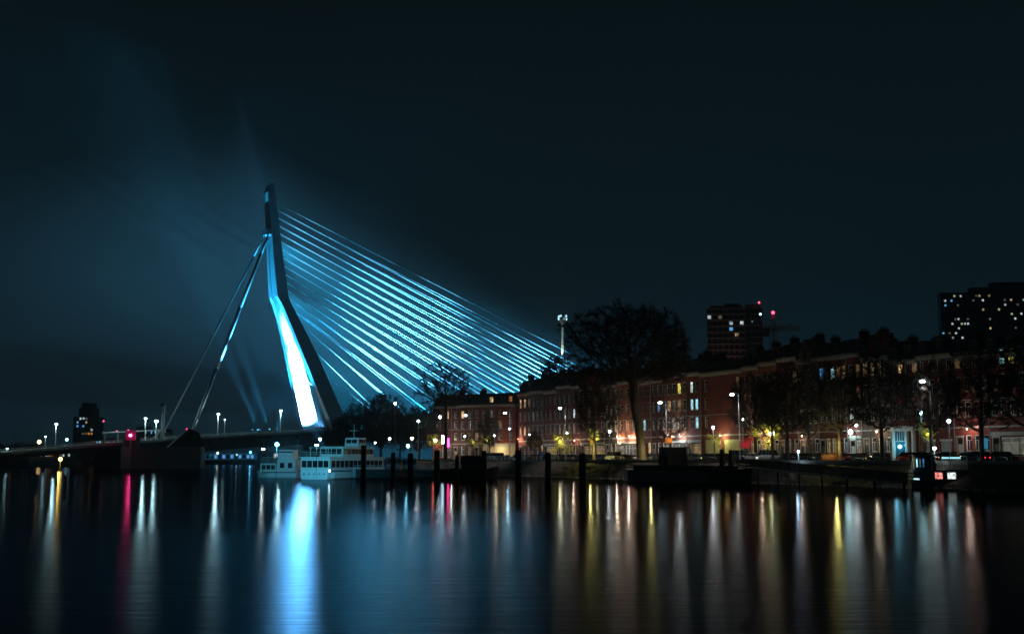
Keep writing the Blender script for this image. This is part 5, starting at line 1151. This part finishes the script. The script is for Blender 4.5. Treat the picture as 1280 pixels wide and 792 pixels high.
# ------------------------------------------------------------------ far bank, left
def lowbuilding(label, px0, px1, ytop, ybase, Y, mt, rows=1, n=8, lit='w', p=.6, seed=1, d=12):
    a = at(px0, ytop, Y); b = at(px1, ytop, Y); z0 = min(3.3, at(px0, ybase, Y).z); T = thing('riverside_building', label, 'building', (a.x, Y, z0), 0); W = b.x - a.x; Hh = a.z - z0
    MB().box(0, W, 0, d, 0, Hh).build('wall', mt, T); MB().box(-.3, W + .3, -.3, d + .3, Hh, Hh + .35).build('roof', M_slate, T); rr = random.Random(seed)
    for r in range(rows):
        for i in range(n): q = MB().box(W * (i + .15) / n, W * (i + .8) / n, -.08, -.003, Hh * (r + .25) / rows, Hh * (r + .75) / rows).build('window', LT[rr.choice(lit)] if rr.random() < p else M_glassd, T)
    return T
lowbuilding('dark low block behind the gantry, right of the left tower', 120, 152, 548, 566, 940, M_tw2, 2, 9, 'wbw', .5, 1)
lowbuilding('dark block with cyan lit window columns left of the pier mast', 170, 184, 533, 566, 940, M_tw2, 4, 5, 'bwd', .35, 2)
lowbuilding('bright glazed block under the two starry bridge lamps', 181, 210, 536, 566, 930, M_tw2, 5, 12, 'wwb', .75, 3)
lowbuilding('low row of lit houses left of the left tower', 50, 92, 557, 566, 960, M_tw2, 1, 12, 'wwdo', .55, 4)
lowbuilding('small blue lit terminal seen under the bridge deck', 237, 318, 566, 573, 1005, mat('pale_blue_wall', (.25, .4, .5), .7), 1, 16, 'bbw', .5, 5)
lowbuilding('low building further right under the bridge deck', 320, 420, 564, 573, 1090, M_tw2, 1, 14, 'wdb', .3, 6)
lowbuilding('long low quay shed at the far left', -60, 60, 563, 568, 980, M_tw2, 1, 22, 'dwo', .3, 7)
for i, (px, ty, w_, Y, lab) in enumerate(((-6, 553, 30, 985, 'far wood edge tree at the left border'), (22, 551, 30, 990, 'rounded far tree on the left skyline'), (44, 553, 26, 985, 'far tree between the two left skyline masts'), (66, 556, 22, 990, 'far tree beside the left bridge lamp'), (82, 558, 18, 985, 'small far tree left of the left tower'))):
    o = at(px, 573, Y); o.z = 3.3; hh = (573 - ty) * Y / F; tree(lab, dense[i % 2], o, i, w_ / F * Y / 13, 'far_tree', 'far trees on the left skyline', hh / 17)
# lights on the far bank and bridge lamps
def bridge_lamp(px, py, u_w, label, watts=9000, col=(.55, .92, 1), r=.65, k=40, headonly=False):
    w_ = u_w; u, z = bridge_uz(px, py, w_); o = bp(u, w_, dz(u)); T = thing('bridge_lamp', label, 'street lamp', o, TH, 'street lamps on the bridge'); hh = z - dz(u)
    MB().tube((0, 0, 0), (0, 0, hh), .2, .14, 8).build('pole', mat('white_pole', (.6, .62, .64), .4), T); MB().tube((0, 0, hh), (0, 0, hh + .4), .55, .2, 10).build('cap', M_lampbody, T)
    MB().ball((0, 0, hh - .1), r, r, r * .6, n=10).build('lens', lens_mat(col, k), T); point('lamp_light', o + Vector((-.3, -.9, hh - .9)), watts, col, .4)
bridge_lamp(70.5, 529.5, 15.5, 'lone bridge lamp at the far left of the deck'); bridge_lamp(182, 522.5, 14, 'left one of the two starry bridge lamps', 14000); bridge_lamp(195.5, 526, 15.5, 'right and brighter of the two starry bridge lamps', 7000, r=.9, k=30)
bridge_lamp(273, 517, 15.5, 'bridge lamp right of the near backstay', 16000); bridge_lamp(351, 513, 15.5, 'bridge lamp just left of the lit pylon leg', 16000)
bridge_lamp(281, 524, -14, 'faint signal mast with two small lamps behind the deck', 500, r=.35, k=3); bridge_lamp(57, 545, -14, 'small dim bridge lamp left of the lone lamp', 500, r=.4, k=2)
bridge_lamp(226, 544, 12, 'yellow lamp on the bascule pier', 900, (1, .8, .2), .5, 6); bridge_lamp(9, 560, -14, 'tiny lamp on the deck at the left border', 300, r=.4, k=3)
# gantry with lit beam over the bascule deck
u0, z0 = bridge_uz(128, 540, -10); u1, z1 = bridge_uz(203, 536.5, -10)
g = thing('gantry', 'long pale-lit gantry beam on posts over the opening bridge deck', 'gantry', bp(0, -10, 0), TH); 
MB().loft([[(u0, -.4, z0 - .5), (u0, .4, z0 - .5), (u0, .4, z0 + .1), (u0, -.4, z0 + .1)], [(u1, -.4, z1 - .5), (u1, .4, z1 - .5), (u1, .4, z1 + .1), (u1, -.4, z1 + .1)]]).build('beam', mat('pale_beam', (.7, .68, .62), .5), g)
for f in (0.04, .25, .92): u_ = u0 + (u1 - u0) * f; MB().box(u_ - .5, u_ + .5, -.4, .4, dz(u_), z0 + (z1 - z0) * f - .5).build('post', M_conc, g)
pB = bp(u1 - 8, -4, z1 - 6); point('gantry_light', pB, 9000, (.9, 1, .9), .4); point('gantry_light', bp(u0 + 18, -4, z0 - 4), 2500, (1, .85, .75), .4)
u, z = bridge_uz(205, 505, 12); ub, _ = bridge_uz(202.5, 545, 12); m = MB(); m.tube((ub, -12, dz(ub)), (u, -12, z), 1.0, .7, 6); T = thing('bascule_arm', 'dark upright bascule arm leaning over the pier', 'bridge machinery', BO, TH); m.build('arm', M_lampbody, T)
MB().tube((u, -12, z), (u - .8, -12, z - 1.5), 1.2, 1.2, 6).build('tip', M_lampbody, T); MB().tube((ub - 4, -12, dz(ub)), (ub, -12, z * .62), .4, .3, 6).build('strut', M_lampbody, T)
def far_lamp(label, px, py, Y, col, k, r, ground=3.3, watts=0):
    c = at(px, py, Y); T = thing('far_lamp', label, 'lamp', (c.x, c.y, min(ground, c.z - 1)), 0); hh = c.z - T.location.z; MB().tube((0, 0, 0), (0, 0, hh), .15, n=5).build('pole', M_pole, T); MB().ball((0, 0, hh), r, n=8).build('lens', emit('fl_%d_%d%d%d' % (k * 10, *[int(x * 9) for x in col]), col, k), T)
    if watts: point('lamp_light', c + Vector((0, -r - .6, -.3)), watts, col, .5)
far_lamp('orange-yellow beacon low over the water under the left deck', 75.5, 573.5, 470, (1, .62, .12), 14, .75, 0, 4000)
far_lamp('warm yellow lamp on the left skyline', 49, 552, 940, (1, .65, .25), 10, 1.5); far_lamp('cyan lamp pair behind the left tower shoulder', 83.5, 549, 940, (.4, .85, 1), 5, 1.2)
T = thing('magenta_lamp', 'magenta lamp with a glow panel above the bascule pier', 'sign', at(163.5, 543.5, 530)); T.location.z -= 2.2
MB().box(-2.2, 2.2, -.3, .3, 0, 4.2).build('panel', emit('magenta_glow', (.55, .01, .10), .22), T); MB().ball((0, -.6, 2.1), .65, .4, .6, 10).build('core', emit('magenta_core', (1, .06, .28), 48), T)  # dim panel stands in for the red glow around the lamp
MB().box(-.2, .2, -.2, .2, -4, 0).build('post', M_pole, T); point('magenta_light', T.location + Vector((0, -2.4, 2)), 1500, (1, .02, .16), 1.2)
for px, py, c_, r, k, lab in ((240, 568, (.05, .5, 1), 1.4, 6, 'blue lamp at the left end under the deck'), (247.5, 566.5, (.15, .7, 1), 1.8, 8, 'brightest blue lamp under the deck'), (272, 566, (.7, .9, .8), 1.0, 3, 'pale lamp under the deck below a bridge lamp'), (313, 565, (.1, .6, 1), 1.1, 6, 'cyan lamp under the deck left of the tour boat'), (296, 568, (.3, .5, .6), .9, 2, 'dim lamp under the deck between the blue ones')):
    far_lamp(lab, px, py, 985, c_, k, r, watts=2500 if k > 5 else 500)

low_lamp(998, 564, -23.5, 'added low bluish lamp on the quay edge, lighting the jetty', 1500, (.5, .75, 1), r=.2)  # lamp added to light the jetty, placed where a car light shows
low_lamp(1168, 560, -24.5, 'white lamp on the quay edge just above the houseboat roof', 900, (.8, .95, 1), r=.25)

# ================================================================== haze over the river
hm = bpy.data.materials.new('haze'); hm.use_nodes = True; t = hm.node_tree; t.nodes.clear()
o = t.nodes.new('ShaderNodeOutputMaterial'); v = t.nodes.new('ShaderNodeVolumePrincipled')
v.inputs['Color'].default_value = (0.9, 0.95, 1, 1); v.inputs['Density'].default_value = 0.00022; v.inputs['Anisotropy'].default_value = 0.0
t.links.new(v.outputs[0], o.inputs['Volume'])
m = MB(); m.box(-2500, 2500, -160, 3000, -1.6, 196); h = m.build('haze', hm, kind='stuff')
